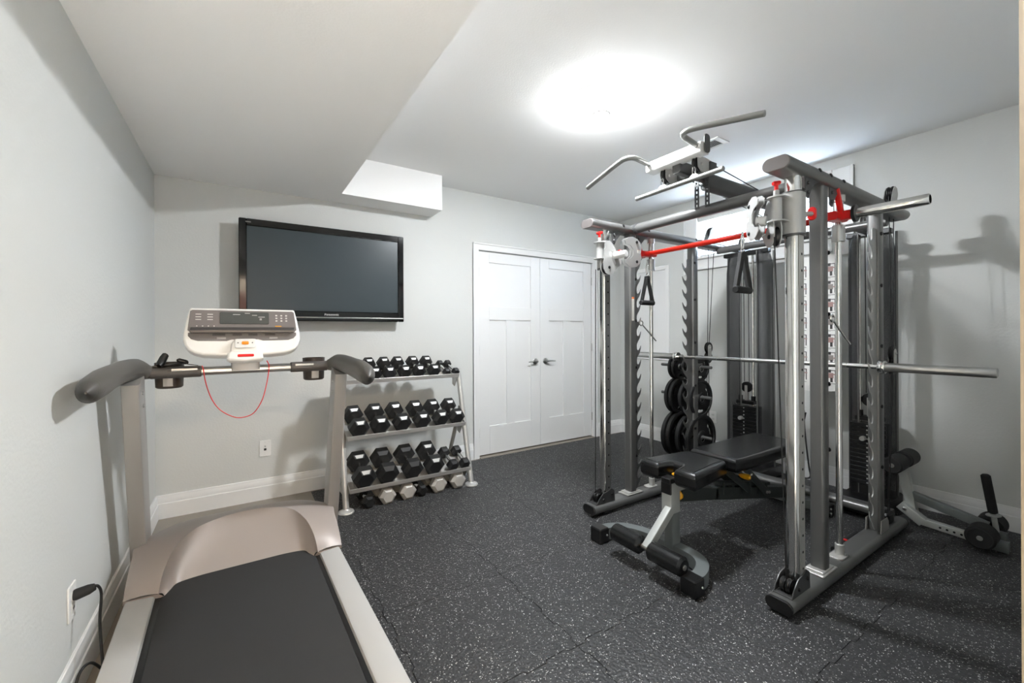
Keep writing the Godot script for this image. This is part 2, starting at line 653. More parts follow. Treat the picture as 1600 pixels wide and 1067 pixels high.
func room() -> void:
	struct(bxx(MB.new(), XL - 0.12, XR + 0.2, -0.12, -0.008, ZB - 0.15, 0.02), "floor", m.subfloor, "beige hard floor under the rubber tiles")
	struct(bxx(MB.new(), XL - 0.12, XR + 0.14, CE, CE + 0.1, ZB - 0.15, 0.08), "ceiling", m.ceiling_paint)
	# bulkhead along the left wall and its short return by the back wall
	var b := MB.new()
	bxx(b, XL, 0.654, SO, CE + 0.02, ZB, -0.05)
	bxx(b, 0.654, 1.485, SO, CE + 0.02, ZB, -3.416)
	struct(b, "ceiling_bulkhead", m.ceiling_paint)
	struct(bxx(MB.new(), XL - 0.12, XL, -0.1, CE + 0.1, ZB - 0.15, 0.08), "wall_left", m.wall_paint)
	# back wall with the closet opening
	b = MB.new()
	bxx(b, XL - 0.12, 1.972, -0.1, CE + 0.1, ZB - 0.12, ZB)
	bxx(b, 3.508, XR + 0.12, -0.1, CE + 0.1, ZB - 0.12, ZB)
	bxx(b, 1.972, 3.508, 2.056, CE + 0.1, ZB - 0.12, ZB)
	bxx(b, 1.9, 3.6, -0.1, CE, ZB - 0.15, ZB - 0.125)
	struct(b, "wall_back", m.wall_paint)
	# right wall with the window opening
	b = MB.new()
	bxx(b, XR, XR + 0.12, -0.1, 2.0, ZB - 0.15, 0.08)
	bxx(b, XR, XR + 0.12, 2.42, CE + 0.1, ZB - 0.15, 0.08)
	bxx(b, XR, XR + 0.12, 2.0, 2.42, ZB - 0.15, -2.61)
	bxx(b, XR, XR + 0.12, 2.0, 2.42, -1.42, 0.08)
	struct(b, "wall_right", m.wall_paint)
	# wall behind the camera with the doorway it stands in
	b = MB.new()
	bxx(b, XL - 0.12, -0.27, -0.1, CE + 0.1, -0.05, 0.08)
	bxx(b, 0.57, XR + 0.12, -0.1, CE + 0.1, -0.05, 0.08)
	bxx(b, -0.27, 0.57, 2.06, CE + 0.1, -0.05, 0.08)
	struct(b, "wall_front", m.wall_paint)
	b = MB.new()
	bxx(b, 0.55, 0.57, -0.008, 2.06, -0.064, 0.09, 0.003)
	bxx(b, -0.27, -0.25, -0.008, 2.06, -0.064, 0.09, 0.003)
	bxx(b, -0.27, 0.57, 2.04, 2.06, -0.064, 0.09, 0.003)
	struct(b, "trim_1", m.jamb_cream, "cream door jamb at the right edge of the picture")
	# baseboards: stepped profile
	var pr := PackedVector2Array([Vector2(0, -0.008), Vector2(0.017, -0.008), Vector2(0.017, 0.092), Vector2(0.013, 0.097), Vector2(0.013, 0.126), Vector2(0.010, 0.133), Vector2(0.009, 0.146), Vector2(0.006, 0.149), Vector2(0, 0.149)])
	for s in [["back", XL, 1.908], ["back", 3.574, XR]]:
		b = MB.new()
		b.prism(pr, Transform3D(Basis(Vector3(0, 0, 1), Vector3.UP, Vector3(-1, 0, 0)), Vector3((s[1] + s[2]) * 0.5, 0, ZB)), s[2] - s[1])
		struct(b, "baseboard_back", m.trim_white)
	b = MB.new()
	b.prism(pr, Transform3D(Basis(Vector3(1, 0, 0), Vector3.UP, Vector3(0, 0, 1)), Vector3(XL, 0, (ZB - 0.05) * 0.5)), -ZB - 0.05)
	struct(b, "baseboard_left", m.trim_white)
	b = MB.new()
	b.prism(pr, Transform3D(Basis(Vector3(-1, 0, 0), Vector3.UP, Vector3(0, 0, -1)), Vector3(XR, 0, (ZB - 0.05) * 0.5)), -ZB - 0.05)
	struct(b, "baseboard_right", m.trim_white)

func edge_wave(t: float) -> float:
	return 0.013 * t

func floor_tiles() -> void:
	var fl: Node3D = get_node("floor")
	var xs := [0.455, 0.52, 1.11, 1.70, 2.29, 2.88, 3.47, 3.974]
	var zs := [-0.05, -0.66, -1.25, -1.84, -2.43, -3.02, -3.612]
	var tooth := [[0.22, 0.0], [0.27, 1.0], [0.73, 1.0], [0.78, 0.0]]
	for i in xs.size() - 1:
		for j in zs.size() - 1:
			var x0: float = xs[i]
			var x1: float = xs[i + 1]
			var z0: float = zs[j]
			var z1: float = zs[j + 1]
			var p := PackedVector2Array()
			# walk: front edge (z0) left to right, right edge, back edge right to left, left edge
			var ks := [0, 1, 2]
			p.append(Vector2(x0, -z0))
			if j > 0:
				for k in ks:
					for t in tooth:
						p.append(Vector2(x0 + (x1 - x0) * (k + t[0]) / 3.0, -(z0 - edge_wave(t[1]))))
			p.append(Vector2(x1, -z0))
			if i < xs.size() - 2:
				for k in ks:
					for t in tooth:
						p.append(Vector2(x1 + edge_wave(t[1]), -(z0 + (z1 - z0) * (k + t[0]) / 3.0)))
			p.append(Vector2(x1, -z1))
			if j < zs.size() - 2:
				for k in [2, 1, 0]:
					for q in [3, 2, 1, 0]:
						var t: Array = tooth[q]
						p.append(Vector2(x0 + (x1 - x0) * (k + t[0]) / 3.0, -(z1 - edge_wave(t[1]))))
			p.append(Vector2(x0, -z1))
			if i > 0:
				for k in [2, 1, 0]:
					for q in [3, 2, 1, 0]:
						var t: Array = tooth[q]
						p.append(Vector2(x0 + edge_wave(t[1]), -(z0 + (z1 - z0) * (k + t[0]) / 3.0)))
			var b := MB.new()
			# a hair of clearance to the neighbours
			var sh := Geometry2D.offset_polygon(p, -0.0010, Geometry2D.JOIN_MITER)
			b.prism(sh[0] if sh.size() else p, Transform3D(BY, Vector3(0, -0.004, 0)), 0.008, 0.0012)
			part(b, "rubber_tile", m.speckled_rubber, fl)

func closet_doors() -> void:
	var o := Node3D.new()
	o.name = "door_1"
	add_child(o)
	o.position = Vector3(2.742, 0, ZB)
	o.set_meta("kind", "structure")
	o.set_meta("label", "white double closet doors with shaker panels and lever handles")
	var b := MB.new()
	# casing with a raised outer bead
	for s in [[1.911, 1.976, 0.0, 2.127], [3.504, 3.572, 0.0, 2.127]]:
		b = MB.new()
		bxx(b, s[0], s[1], -0.008, 2.062, ZB - 0.01, ZB + 0.016, 0.003)
		var ox: float = s[0] if s[0] < 2.5 else s[1] - 0.014
		bxx(b, ox, ox + 0.014, -0.008, 2.127, ZB - 0.01, ZB + 0.024, 0.003)
		part(b, "casing", m.trim_white, o)
	b = MB.new()
	bxx(b, 1.925, 3.558, 2.058, 2.117, ZB - 0.01, ZB + 0.016, 0.003)
	bxx(b, 1.911, 3.572, 2.113, 2.127, ZB - 0.01, ZB + 0.024, 0.003)
	part(b, "casing", m.trim_white, o)
	b = MB.new()
	bxx(b, 1.972, 3.508, -0.008, 0.002, ZB - 0.12, ZB + 0.045, 0.002)
	part(b, "threshold", m.subfloor, o)
	for L in [[1.982, 2.7405, 1.0], [2.7445, 3.498, -1.0]]:
		var x0: float = L[0]
		var x1: float = L[1]
		var w := x1 - x0
		var zf := ZB - 0.008
		var leaf := MB.new()
		var st := 0.122
		bxx(leaf, x0, x1, 0.014, 2.05, zf - 0.034, zf - 0.012)
		bxx(leaf, x0, x0 + st, 0.014, 2.05, zf - 0.013, zf, 0.0015)
		bxx(leaf, x1 - st, x1, 0.014, 2.05, zf - 0.013, zf, 0.0015)
		bxx(leaf, x0 + st, x1 - st, 1.945, 2.05, zf - 0.013, zf, 0.0015)
		bxx(leaf, x0 + st, x1 - st, 1.365, 1.50, zf - 0.013, zf, 0.0015)
		bxx(leaf, x0 + st, x1 - st, 0.014, 0.295, zf - 0.013, zf, 0.0015)
		bxx(leaf, x0 + w * 0.5 - 0.052, x0 + w * 0.5 + 0.052, 0.295, 1.365, zf - 0.013, zf, 0.0015)
		var lf := part(leaf, "door_leaf", m.door_white, o)
		for q in [[x0 + st, x1 - st, 1.50, 1.945], [x0 + st, x0 + w * 0.5 - 0.052, 0.295, 1.365], [x0 + w * 0.5 + 0.052, x1 - st, 0.295, 1.365]]:
			var pn := MB.new()
			bxx(pn, q[0], q[1], q[2], q[3], zf - 0.014, zf - 0.0115)
			part(pn, "door_panel", m.door_white, lf)
		var hx: float = x1 - 0.066 if L[2] > 0 else x0 + 0.066
		var h := MB.new()
		h.lathe(Vector3(hx, 0.925, zf), Vector3(0, 0, 1), [Vector2(0.033, 0), Vector2(0.033, 0.006), Vector2(0.028, 0.010), Vector2(0.012, 0.013), Vector2(0.012, 0.045), Vector2(0.0, 0.047)], 24)
		h.sweep([Vector3(hx, 0.925, zf + 0.042), Vector3(hx - L[2] * 0.03, 0.927, zf + 0.046), Vector3(hx - L[2] * 0.07, 0.926, zf + 0.044), Vector3(hx - L[2] * 0.112, 0.923, zf + 0.040)], [Vector2(0.010, 0.011), Vector2(0.007, 0.009), Vector2(0.006, 0.008), Vector2(0.004, 0.006)], Vector3.UP, 12)
		part(h, "lever_handle", m.satin_steel, lf, "satin steel lever handle")
		var ex: float = x0 - 0.003 if L[2] > 0 else x1 + 0.003
		for hy in [0.24, 1.06, 1.84]:
			var g := MB.new()
			g.cyl(Vector3(ex, hy - 0.045, zf + 0.006), Vector3(ex, hy + 0.045, zf + 0.006), 0.006, 10)
			part(g, "hinge", m.satin_steel, lf)

func window_and_blind() -> void:
	var o := Node3D.new()
	o.name = "window_1"
	add_child(o)
	o.position = Vector3(XR, 2.0, -2.015)
	o.set_meta("kind", "structure")
	o.set_meta("label", "high basement window with wide white casing")
	for s in [[1.84, 2.527, -2.757, -2.61], [1.84, 2.527, -1.42, -1.28], [2.42, 2.527, -2.61, -1.42], [1.875, 1.985, -2.61, -1.42]]:
		var b := MB.new()
		bxx(b, XR - 0.018, XR + 0.01, s[0], s[1], s[2], s[3], 0.003)
		if s[3] - s[2] > 1.0:
			bxx(b, XR - 0.026, XR, (s[0] if s[0] < 2.2 else s[1] - 0.02), (s[0] + 0.02 if s[0] < 2.2 else s[1]), s[2], s[3], 0.003)
		else:
			var oz: float = s[2] if s[2] < -2.0 else s[3] - 0.02
			bxx(b, XR - 0.026, XR, s[0], s[1], oz, oz + 0.02, 0.003)
		part(b, "casing", m.trim_white, o)
	var b := MB.new()
	bxx(b, XR - 0.045, XR + 0.1, 1.982, 2.002, -2.64, -1.39, 0.004)
	part(b, "sill", m.trim_white, o)
	b = MB.new()
	for s in [[2.0, 2.42, -2.61, -2.57], [2.0, 2.42, -1.46, -1.42], [2.38, 2.42, -2.61, -1.42], [2.0, 2.04, -2.61, -1.42], [2.0, 2.42, -2.03, -2.0]]:
		bxx(b, XR + 0.085, XR + 0.12, s[0], s[1], s[2], s[3], 0.002)
	part(b, "sash", m.trim_white, o)
	for s in [[-2.57, -2.03], [-2.0, -1.46]]:
		b = MB.new()
		bxx(b, XR + 0.1, XR + 0.104, 2.04, 2.38, s[0], s[1])
		part(b, "pane", m.glass, o)
	var t := thing("window_blind", "white horizontal slat blind glowing with daylight in the window", "blind", Vector3(XR + 0.03, 2.03, -2.015))
	b = MB.new()
	bxx(b, XR + 0.005, XR + 0.055, 2.375, 2.418, -2.605, -1.425, 0.003)
	part(b, "head_rail", m.plastic_white_satin, t)
	for k in 8:
		var y := 2.350 - k * 0.0405
		b = MB.new()
		b.box(Vector3(XR + 0.032, y, -2.015), Vector3(0.003, 0.0475, 1.16), 0.001, Basis(Vector3.BACK, 0.52))
		part(b, "slat", m.blind_white, t)
	b = MB.new()
	bxx(b, XR + 0.018, XR + 0.046, 2.012, 2.032, -2.6, -1.43, 0.004)
	part(b, "bottom_rail", m.plastic_white_satin, t)
	for z in [-2.45, -1.58]:
		b = MB.new()
		b.cyl(Vector3(XR + 0.032, 2.03, z), Vector3(XR + 0.032, 2.38, z), 0.0012, 6)
		part(b, "ladder_cord", m.plastic_white_satin, t)

func outlet(at: Vector3, bas: Basis, label: String, kind: int) -> Node3D:
	var t := thing("wall_outlet", label, "outlet", at)
	var b := MB.new()
	b.prism(MB.rrect(0.074, 0.118, 0.006), Transform3D(bas, at + bas.z * 0.003), 0.006, 0.002, 2)
	part(b, "cover_plate", m.plate_white, t)
	if kind == 0:
		for s in [-1.0, 1.0]:
			b = MB.new()
			b.prism(MB.rrect(0.034, 0.028, 0.008), Transform3D(bas, at + bas.z * 0.0068 + bas.y * 0.02 * s), 0.002, 0.0006)
			part(b, "receptacle", m.plastic_white_satin, t)
			for q in [-1.0, 1.0]:
				b = MB.new()
				b.box(at + bas.z * 0.008 + bas.y * (0.021 * s) + bas.x * 0.006 * q, Vector3(0.002, 0.008, 0.001), 0.0, bas)
				part(b, "slot", m.hole_dark, t)
	else:
		b = MB.new()
		b.box(at + bas.z * 0.006 + bas.y * -0.008, Vector3(0.016, 0.016, 0.003), 0.001, bas)
		part(b, "jack", m.plastic_black, t)
		b = MB.new()
		b.cyl(at + bas.z * 0.004 + bas.y * 0.016, at + bas.z * 0.014 + bas.y * 0.016, 0.005, 14)
		part(b, "socket", m.satin_steel, t)
	for s in [-1.0, 1.0]:
		b = MB.new()
		b.cyl(at + bas.z * 0.004 + bas.y * 0.046 * s, at + bas.z * 0.0072 + bas.y * 0.046 * s, 0.003, 10)
		part(b, "screw", m.plastic_white_satin, t)
	return t

func wall_fittings() -> void:
	var right := Basis(Vector3(0, 0, -1), Vector3.UP, Vector3(-1, 0, 0)).orthonormalized()
	right = Basis(Vector3(0, 0, 1), Vector3.UP, Vector3(-1, 0, 0))
	var left := Basis(Vector3(0, 0, -1), Vector3.UP, Vector3(1, 0, 0))
	outlet(Vector3(0.148, 0.374, ZB), Basis.IDENTITY, "white wall plate with a small jack below the television", 1)
	outlet(Vector3(XR, 0.38, -2.445), right, "white double outlet on the right wall behind the weight plates", 0)
	outlet(Vector3(XL, 0.335, -2.0), left, "white outlet plate on the left wall with a plug in it", 0)
	# plug and power cord of the treadmill
	var t := thing("power_cord", "black power cord plugged into the outlet beside the treadmill", "cord", Vector3(XL, 0.0, -2.0))
	var b := MB.new()
	b.sweep([Vector3(XL + 0.0075, 0.355, -2.0), Vector3(XL + 0.014, 0.355, -2.0), Vector3(XL + 0.045, 0.362, -2.0), Vector3(XL + 0.06, 0.366, -2.0)], [Vector2(0.014, 0.017), Vector2(0.016, 0.019), Vector2(0.014, 0.017), Vector2(0.010, 0.012)], Vector3.UP, 16)
	part(b, "plug", m.rubber_dark, t)
	b = MB.new()
	b.tube(smooth(vec([[XL + 0.05, 0.366, -2.0], [XL + 0.066, 0.365, -2.005], [XL + 0.074, 0.33, -2.01], [XL + 0.072, 0.25, -2.0], [XL + 0.078, 0.17, -1.985], [XL + 0.088, 0.10, -1.96], [XL + 0.090, 0.105, -1.945], [XL + 0.07, 0.165, -1.90], [XL + 0.052, 0.16, -1.86], [XL + 0.045, 0.09, -1.83], [XL + 0.050, 0.004, -1.80], [XL + 0.053, -0.004, -1.72], [XL + 0.051, -0.004, -1.55], [XL + 0.053, -0.004, -1.4]]), 8), 0.0042, 10)
	part(b, "cord", m.cable_black, t)
	# flush access panel beside the window
	t = thing("access_panel", "white painted access panel on the right wall behind the machine", "panel", Vector3(XR, 0.92, -3.19))
	b = MB.new()
	for s in [[0.92, 1.98, -3.43, -3.385], [0.92, 1.98, -2.995, -2.95], [1.935, 1.98, -3.385, -2.995], [0.92, 0.965, -3.385, -2.995]]:
		bxx(b, XR - 0.013, XR + 0.002, s[0], s[1], s[2], s[3], 0.003)
	part(b, "panel_frame", m.trim_white, t)
	b = MB.new()
	bxx(b, XR - 0.007, XR + 0.002, 0.967, 1.933, -3.383, -2.997, 0.002)
	part(b, "panel_door", m.door_white, t)

func ceiling_fittings() -> void:
	var c := Vector3(1.81, CE, -1.81)
	var t := thing("ceiling_lamp", "round white glass ceiling lamp, lit, in the middle of the ceiling", "lamp", c)
	var b := MB.new()
	b.lathe(c, Vector3.DOWN, [Vector2(0.155, -0.002), Vector2(0.16, 0.0), Vector2(0.16, 0.006), Vector2(0.155, 0.010), Vector2(0.0, 0.010)], 48)
	part(b, "base", m.plastic_white, t)
	b = MB.new()
	var pr := [Vector2(0.178, 0.001)]
	for i in 13:
		var q := PI * 0.5 * i / 12.0
		pr.append(Vector2(0.178 * cos(q), 0.012 + 0.072 * sin(q)))
	b.lathe(c, Vector3.DOWN, pr, 48)
	part(b, "glass_dome", m.lamp_glass, t)
	b = MB.new()
	b.ring(c + Vector3(0, -0.0822, 0), Vector3.UP, 0.052, 0.0036, 40, 8)
	part(b, "rim", m.panel_dark, t)
	var l := OmniLight3D.new()
	l.name = "lamp_light"
	t.add_child(l)
	l.position = Vector3(0, -0.031, 0)
	l.light_energy = 0.36
	l.light_color = Color(0.97, 0.985, 1.0)
	l.light_size = 0.015
	l.omni_range = 12.0
	l.omni_attenuation = 2.0
	l.shadow_enabled = true
	var al := AreaLight3D.new()
	al.name = "dome_light"
	t.add_child(al)
	al.position = Vector3(0, -0.046, 0)
	al.rotation.x = -PI / 2
	al.area_size = Vector2(0.22, 0.22)
	al.light_energy = 2.5
	al.light_color = Color(0.97, 0.985, 1.0)
	al.area_range = 12.0
	al.shadow_enabled = true
	t = thing("ceiling_vent", "white slatted air vent in the ceiling behind the pull-up bar", "vent", Vector3(2.90, CE, -1.86))
	b = MB.new()
	for s in [[2.83, 2.852, -2.03, -1.69], [2.958, 2.98, -2.03, -1.69], [2.852, 2.958, -1.73, -1.69], [2.852, 2.958, -2.03, -1.99]]:
		bxx(b, s[0], s[1], CE - 0.007, CE + 0.002, s[2], s[3], 0.002)
	part(b, "vent_frame", m.plastic_white_satin, t)
	b = MB.new()
	bxx(b, 2.852, 2.958, CE - 0.001, CE + 0.001, -1.99, -1.73)
	part(b, "duct", m.rubber_dark, t)
	for k in 7:
		b = MB.new()
		b.box(Vector3(2.8605 + k * 0.0148, CE - 0.005, -1.86), Vector3(0.010, 0.0015, 0.26), 0.0, Basis(Vector3.BACK, 0.5))
		part(b, "slat", m.plastic_white_satin, t)

func hallway() -> void:
	# the hall the camera stands in the doorway of; the television mirrors it
	var b := MB.new()
	bxx(b, -1.5, -1.4, -0.1, CE + 0.1, 0.08, 2.6)
	bxx(b, 1.5, 1.6, -0.1, CE + 0.1, 0.08, 2.6)
	bxx(b, -1.5, 1.6, -0.1, CE + 0.1, 2.5, 2.6)
	bxx(b, -1.5, -0.6, -0.1, CE + 0.1, 0.0, 0.08)
	struct(b, "wall_hall", m.wall_paint)
	struct(bxx(MB.new(), -1.5, 1.6, CE - 0.1, CE + 0.1, 0.08, 2.6), "ceiling_hall", m.ceiling_paint)
	struct(bxx(MB.new(), -1.5, 1.6, -0.12, -0.008, 0.02, 2.6), "floor_hall", m.hall_tile)
	var hp := thing("hall_light_panel", "flat ceiling light panel in the hall just outside the doorway", "lamp", Vector3(0.15, CE - 0.1, 0.24))
	b = MB.new()
	bxx(b, -0.25, 0.55, CE - 0.125, CE - 0.099, 0.12, 0.36, 0.004)
	part(b, "panel_frame", m.plastic_white, hp)
	b = MB.new()
	bxx(b, -0.23, 0.53, CE - 0.130, CE - 0.124, 0.14, 0.34)
	part(b, "diffuser", m.hall_lamp_glass, hp)
	var al := AreaLight3D.new()
	al.name = "panel_light"
	hp.add_child(al)
	al.position = Vector3(0, -0.034, 0)
	al.rotation.x = -PI / 2
	al.area_size = Vector2(0.76, 0.20)
	al.light_energy = 20.0
	al.light_color = Color(1.0, 0.992, 0.985)
	al.area_range = 12.0
	al.shadow_enabled = true
	var t := thing("hall_cabinet", "brown wooden cabinet in the hall, mirrored in the television", "cabinet", Vector3(0.05, -0.008, 2.3))
	b = MB.new()
	bxx(b, -0.30, 0.40, -0.008, 2.0, 2.1, 2.498, 0.004)
	part(b, "body", m.wood_brown, t)
	for s in [[-0.29, 0.046], [0.054, 0.39]]:
		b = MB.new()
		bxx(b, s[0], s[1], 0.08, 1.98, 2.082, 2.1, 0.004)
		part(b, "door", m.wood_brown, t)
	for x in [-0.02, 0.16]:
		var h := thing("hall_lamp", "small warm globe lamp in the hall, %s of a pair" % ("left" if x < 0 else "right"), "lamp", Vector3(x, CE - 0.1, 1.75), "hall globe lamps")
		b = MB.new()
		b.cyl(Vector3(x, CE - 0.13, 1.75), Vector3(x, CE - 0.099, 1.75), 0.025, 16)
		part(b, "base", m.satin_steel, h)
		b = MB.new()
		var pr := []
		for i in 13:
			pr.append(Vector2(0.05 * sin(PI * i / 12.0), -0.05 * cos(PI * i / 12.0)))
		b.lathe(Vector3(x, CE - 0.176, 1.75), Vector3.UP, pr, 20)
		part(b, "globe", m.hall_lamp_glass, h)
		var l := OmniLight3D.new()
		l.name = "hall_light"
		h.add_child(l)
		l.position = Vector3(0, -0.076, 0)
		l.light_energy = 0.5
		l.light_color = Color(1.0, 0.88, 0.72)
		l.light_size = 0.04
		l.omni_range = 10.0
		l.omni_attenuation = 2.0
		l.shadow_enabled = true

func television() -> void:
	var x0 := -0.014
	var x1 := 1.183
	var y0 := 1.333
	var y1 := 2.068
	var zf := -3.55
	var t := thing("television", "large black flat television mounted on the back wall", "television", Vector3(0.585, 1.333, ZB))
	var b := MB.new()
	bxx(b, x0 + 0.02, x1 - 0.02, y0 + 0.02, y1 - 0.02, ZB + 0.03, zf - 0.03, 0.01)
	bxx(b, 0.35, 0.82, 1.5, 1.9, ZB, ZB + 0.035, 0.004)
	part(b, "back_case", m.plastic_black, t)
	# bezel: four bars round the screen
	b = MB.new()
	bxx(b, x0, x0 + 0.05, y0, y1, zf - 0.035, zf, 0.006)
	bxx(b, x1 - 0.05, x1, y0, y1, zf - 0.035, zf, 0.006)
	bxx(b, x0 + 0.045, x1 - 0.045, y1 - 0.052, y1, zf - 0.035, zf, 0.006)
	bxx(b, x0 + 0.045, x1 - 0.045, y0, y0 + 0.078, zf - 0.035, zf, 0.006)
	var bz := part(b, "bezel", m.gloss_black, t)
	b = MB.new()
	bxx(b, x0 + 0.045, x1 - 0.045, y0 + 0.07, y1 - 0.045, zf - 0.03, zf - 0.010)
	part(b, "screen", m.screen_glass, t)
	b = MB.new()
	b.cyl(Vector3(x0 + 0.01, y0 + 0.028, zf - 0.002), Vector3(x1 - 0.006, y0 + 0.028, zf - 0.002), 0.006, 12)
	part(b, "silver_strip", m.satin_steel, t, "thin silver strip along the lower bezel")
	for w in [["Panasonic", Vector3(0.60, y0 + 0.052, zf + 0.0006), 0.022, "print_pale"], ["VIERA", Vector3(0.045, y1 - 0.026, zf + 0.0006), 0.012, "label_silver"]]:
		var tm := TextMesh.new()
		tm.text = w[0]
		tm.font_size = 32
		tm.pixel_size = w[2] / 32.0
		tm.depth = 0.0008
		var f := SystemFont.new()
		f.font_names = PackedStringArray(["Droid Sans"])
		f.font_weight = 700
		tm.font = f
		tm.material = m[w[3]]
		var o := MeshInstance3D.new()
		o.name = "lettering"
		bz.add_child(o, true)
		o.mesh = tm
		o.global_position = w[1]

func sk(x: float, y: float, z: float) -> Vector3:
	return Vector3(x + (z + 2.0) * 0.026, y, z)

func treadmill() -> void:
	var t := thing("treadmill", "grey treadmill with white console beside the left wall", "treadmill", Vector3(0.012, -0.008, -2.0))
	var b := MB.new()
	var zf := -2.9
	var zr := -0.98
	# running belt over a deck, rear roller
	b.bar(sk(0.015, 0.159, -2.42), sk(0.015, 0.159, zr + 0.06), 0.575, 0.022, 0.004)
	b.cyl(sk(-0.27, 0.142, zr + 0.06), sk(0.30, 0.142, zr + 0.06), 0.028, 20)
	part(b, "running_belt", m.belt, t)
	b = MB.new()
	for s in [-0.282, 0.312]:
		b.bar(sk(s, 0.158, -2.35), sk(s, 0.158, zr + 0.05), 0.020, 0.02, 0.002)
		b.next()
	part(b, "belt_channel", m.plastic_black, t)
	b = MB.new()
	b.bar(sk(0.015, 0.09, zf + 0.05), sk(0.015, 0.09, zr + 0.03), 0.70, 0.10, 0.01)
	part(b, "deck_frame", m.rubber_dark, t)
	for s in [-0.339, 0.366]:
		b = MB.new()
		var pr := PackedVector2Array([Vector2(-0.047, 0), Vector2(0.047, 0), Vector2(0.047, 0.11), Vector2(0.043, 0.118), Vector2(0.036, 0.121), Vector2(-0.036, 0.121), Vector2(-0.043, 0.118), Vector2(-0.047, 0.11)])
		var a := sk(s, 0.06, -2.6)
		var c := sk(s, 0.06, zr)
		var zz := (a - c).normalized()
		var xx := Vector3.UP.cross(zz).normalized()
		b.prism(pr, Transform3D(Basis(xx, Vector3.UP, zz), (a + c) * 0.5), (a - c).length(), 0.003)
		part(b, "side_rail", m.tread_rail, t)
		b = MB.new()
		b.bar(sk(s, 0.12, zr - 0.03), sk(s, 0.12, zr + 0.05), 0.10, 0.13, 0.02)
		part(b, "end_cap", m.sleeve_brown, t)
		for z in [-2.55, -1.1]:
			b = MB.new()
			b.cyl(sk(s, -0.008, z), sk(s, 0.07, z), 0.022, 16)
			part(b, "foot", m.rubber_dark, t)
	# motor hood with a scooped arch
	var base := vec([[-0.266, 0.168, -2.205], [-0.252, 0.17, -2.25], [-0.232, 0.17, -2.292], [-0.16, 0.17, -2.308], [-0.08, 0.17, -2.31], [0.01, 0.17, -2.31], [0.10, 0.17, -2.31], [0.18, 0.17, -2.308], [0.252, 0.17, -2.292], [0.272, 0.17, -2.25], [0.288, 0.168, -2.205]])
	var ridge := vec([[-0.285, 0.188, -2.200], [-0.277, 0.245, -2.26], [-0.252, 0.292, -2.35], [-0.195, 0.325, -2.44], [-0.10, 0.338, -2.495], [0.01, 0.342, -2.515], [0.12, 0.338, -2.505], [0.215, 0.325, -2.46], [0.272, 0.292, -2.36], [0.297, 0.245, -2.265], [0.306, 0.188, -2.200]])
	var outer := vec([[-0.395, 0.184, -2.215], [-0.398, 0.225, -2.29], [-0.402, 0.262, -2.42], [-0.400, 0.272, -2.57], [-0.25, 0.270, -2.74], [0.01, 0.270, -2.76], [0.26, 0.270, -2.73], [0.415, 0.272, -2.56], [0.420, 0.262, -2.42], [0.418, 0.225, -2.29], [0.416, 0.184, -2.215]])
	var foot := vec([[-0.396, 0.170, -2.215], [-0.400, 0.16, -2.29], [-0.406, 0.10, -2.42], [-0.408, 0.06, -2.60], [-0.30, 0.05, -2.86], [0.01, 0.05, -2.90], [0.30, 0.05, -2.85], [0.422, 0.06, -2.58], [0.425, 0.10, -2.42], [0.420, 0.16, -2.29], [0.417, 0.170, -2.215]])
	base = smooth(base, 5); ridge = smooth(ridge, 5); outer = smooth(outer, 5); foot = smooth(foot, 5)
	var rows := []
	for u in [0.0, 0.25, 0.5, 0.75, 0.93, 1.0]:
		var row := []
		for i in base.size():
			var p: Vector3 = base[i].lerp(ridge[i], u)
			p.z += 0.016 * sin(PI * u) * -1.0
			row.append(p)
		rows.append(row)
	var top := []
	for u in [0.0, 0.06, 0.3, 0.6, 0.85, 1.0]:
		var row := []
		for i in ridge.size():
			var p: Vector3 = ridge[i].lerp(outer[i], u)
			p.y += 0.008 * sin(PI * u)
			row.append(p)
		top.append(row)
	var side := []
	for u in [0.0, 0.12, 0.5, 1.0]:
		var row := []
		for i in outer.size():
			row.append(outer[i].lerp(foot[i], u))
		side.append(row)
	b = MB.new()
	b.sheet(rows, -1.0)
	b.sheet(top, -1.0)
	b.sheet(side, -1.0)
	for e in [0, base.size() - 1]:
		b.flat4(base[e], ridge[e], outer[e], foot[e], Vector3(0, 0, 1))
	part(b, "motor_hood", m.tread_taupe, t)
	# leaning uprights
	for s in [[-0.398, -0.384, -1.0], [0.428, 0.432, 1.0]]:
		b = MB.new()
		b.bar(Vector3(s[0], 0.17, -2.605), Vector3(s[1], 1.045, -2.345), 0.058, 0.125, 0.006, Vector3(0, 0, 1))
		var up := part(b, "upright", m.tread_silver, t)
		for y in [0.93, 0.985]:
			b = MB.new()
			var f: float = (y - 0.17) / 0.875
			var px: float = lerpf(s[0], s[1], f) - s[2] * 0.029
			var pz := lerpf(-2.605, -2.345, f)
			b.cyl(Vector3(px + s[2] * 0.002, y, pz), Vector3(px - s[2] * 0.004, y, pz), 0.008, 12)
			part(b, "bolt", m.satin_steel, up)
	# crossbar with dark sensor sleeves
	b = MB.new()
	b.cyl(Vector3(-0.36, 1.062, -2.455), Vector3(0.405, 1.062, -2.475), 0.020, 20)
	part(b, "crossbar", m.satin_steel, t)
	for s in [[-0.345, -0.158], [0.215, 0.395]]:
		b = MB.new()
		var a := Vector3(s[0], 1.062, -2.455 - 0.026 * (s[0] + 0.36))
		var c := Vector3(s[1], 1.062, -2.455 - 0.026 * (s[1] + 0.36))
		b.cyl(a, c, 0.0265, 24, 0.004)
		var sl := part(b, "sensor_sleeve", m.sleeve_brown, t)
		b = MB.new()
		var q := a.lerp(c, 0.42 if s[0] < 0 else 0.12)
		var q2 := a.lerp(c, 0.92 if s[0] < 0 else 0.60)
		b.bar(q + Vector3(0, 0.012, 0.021), q2 + Vector3(0, 0.012, 0.021), 0.013, 0.014, 0.004)
		part(b, "contact_plate", m.satin_steel, sl)
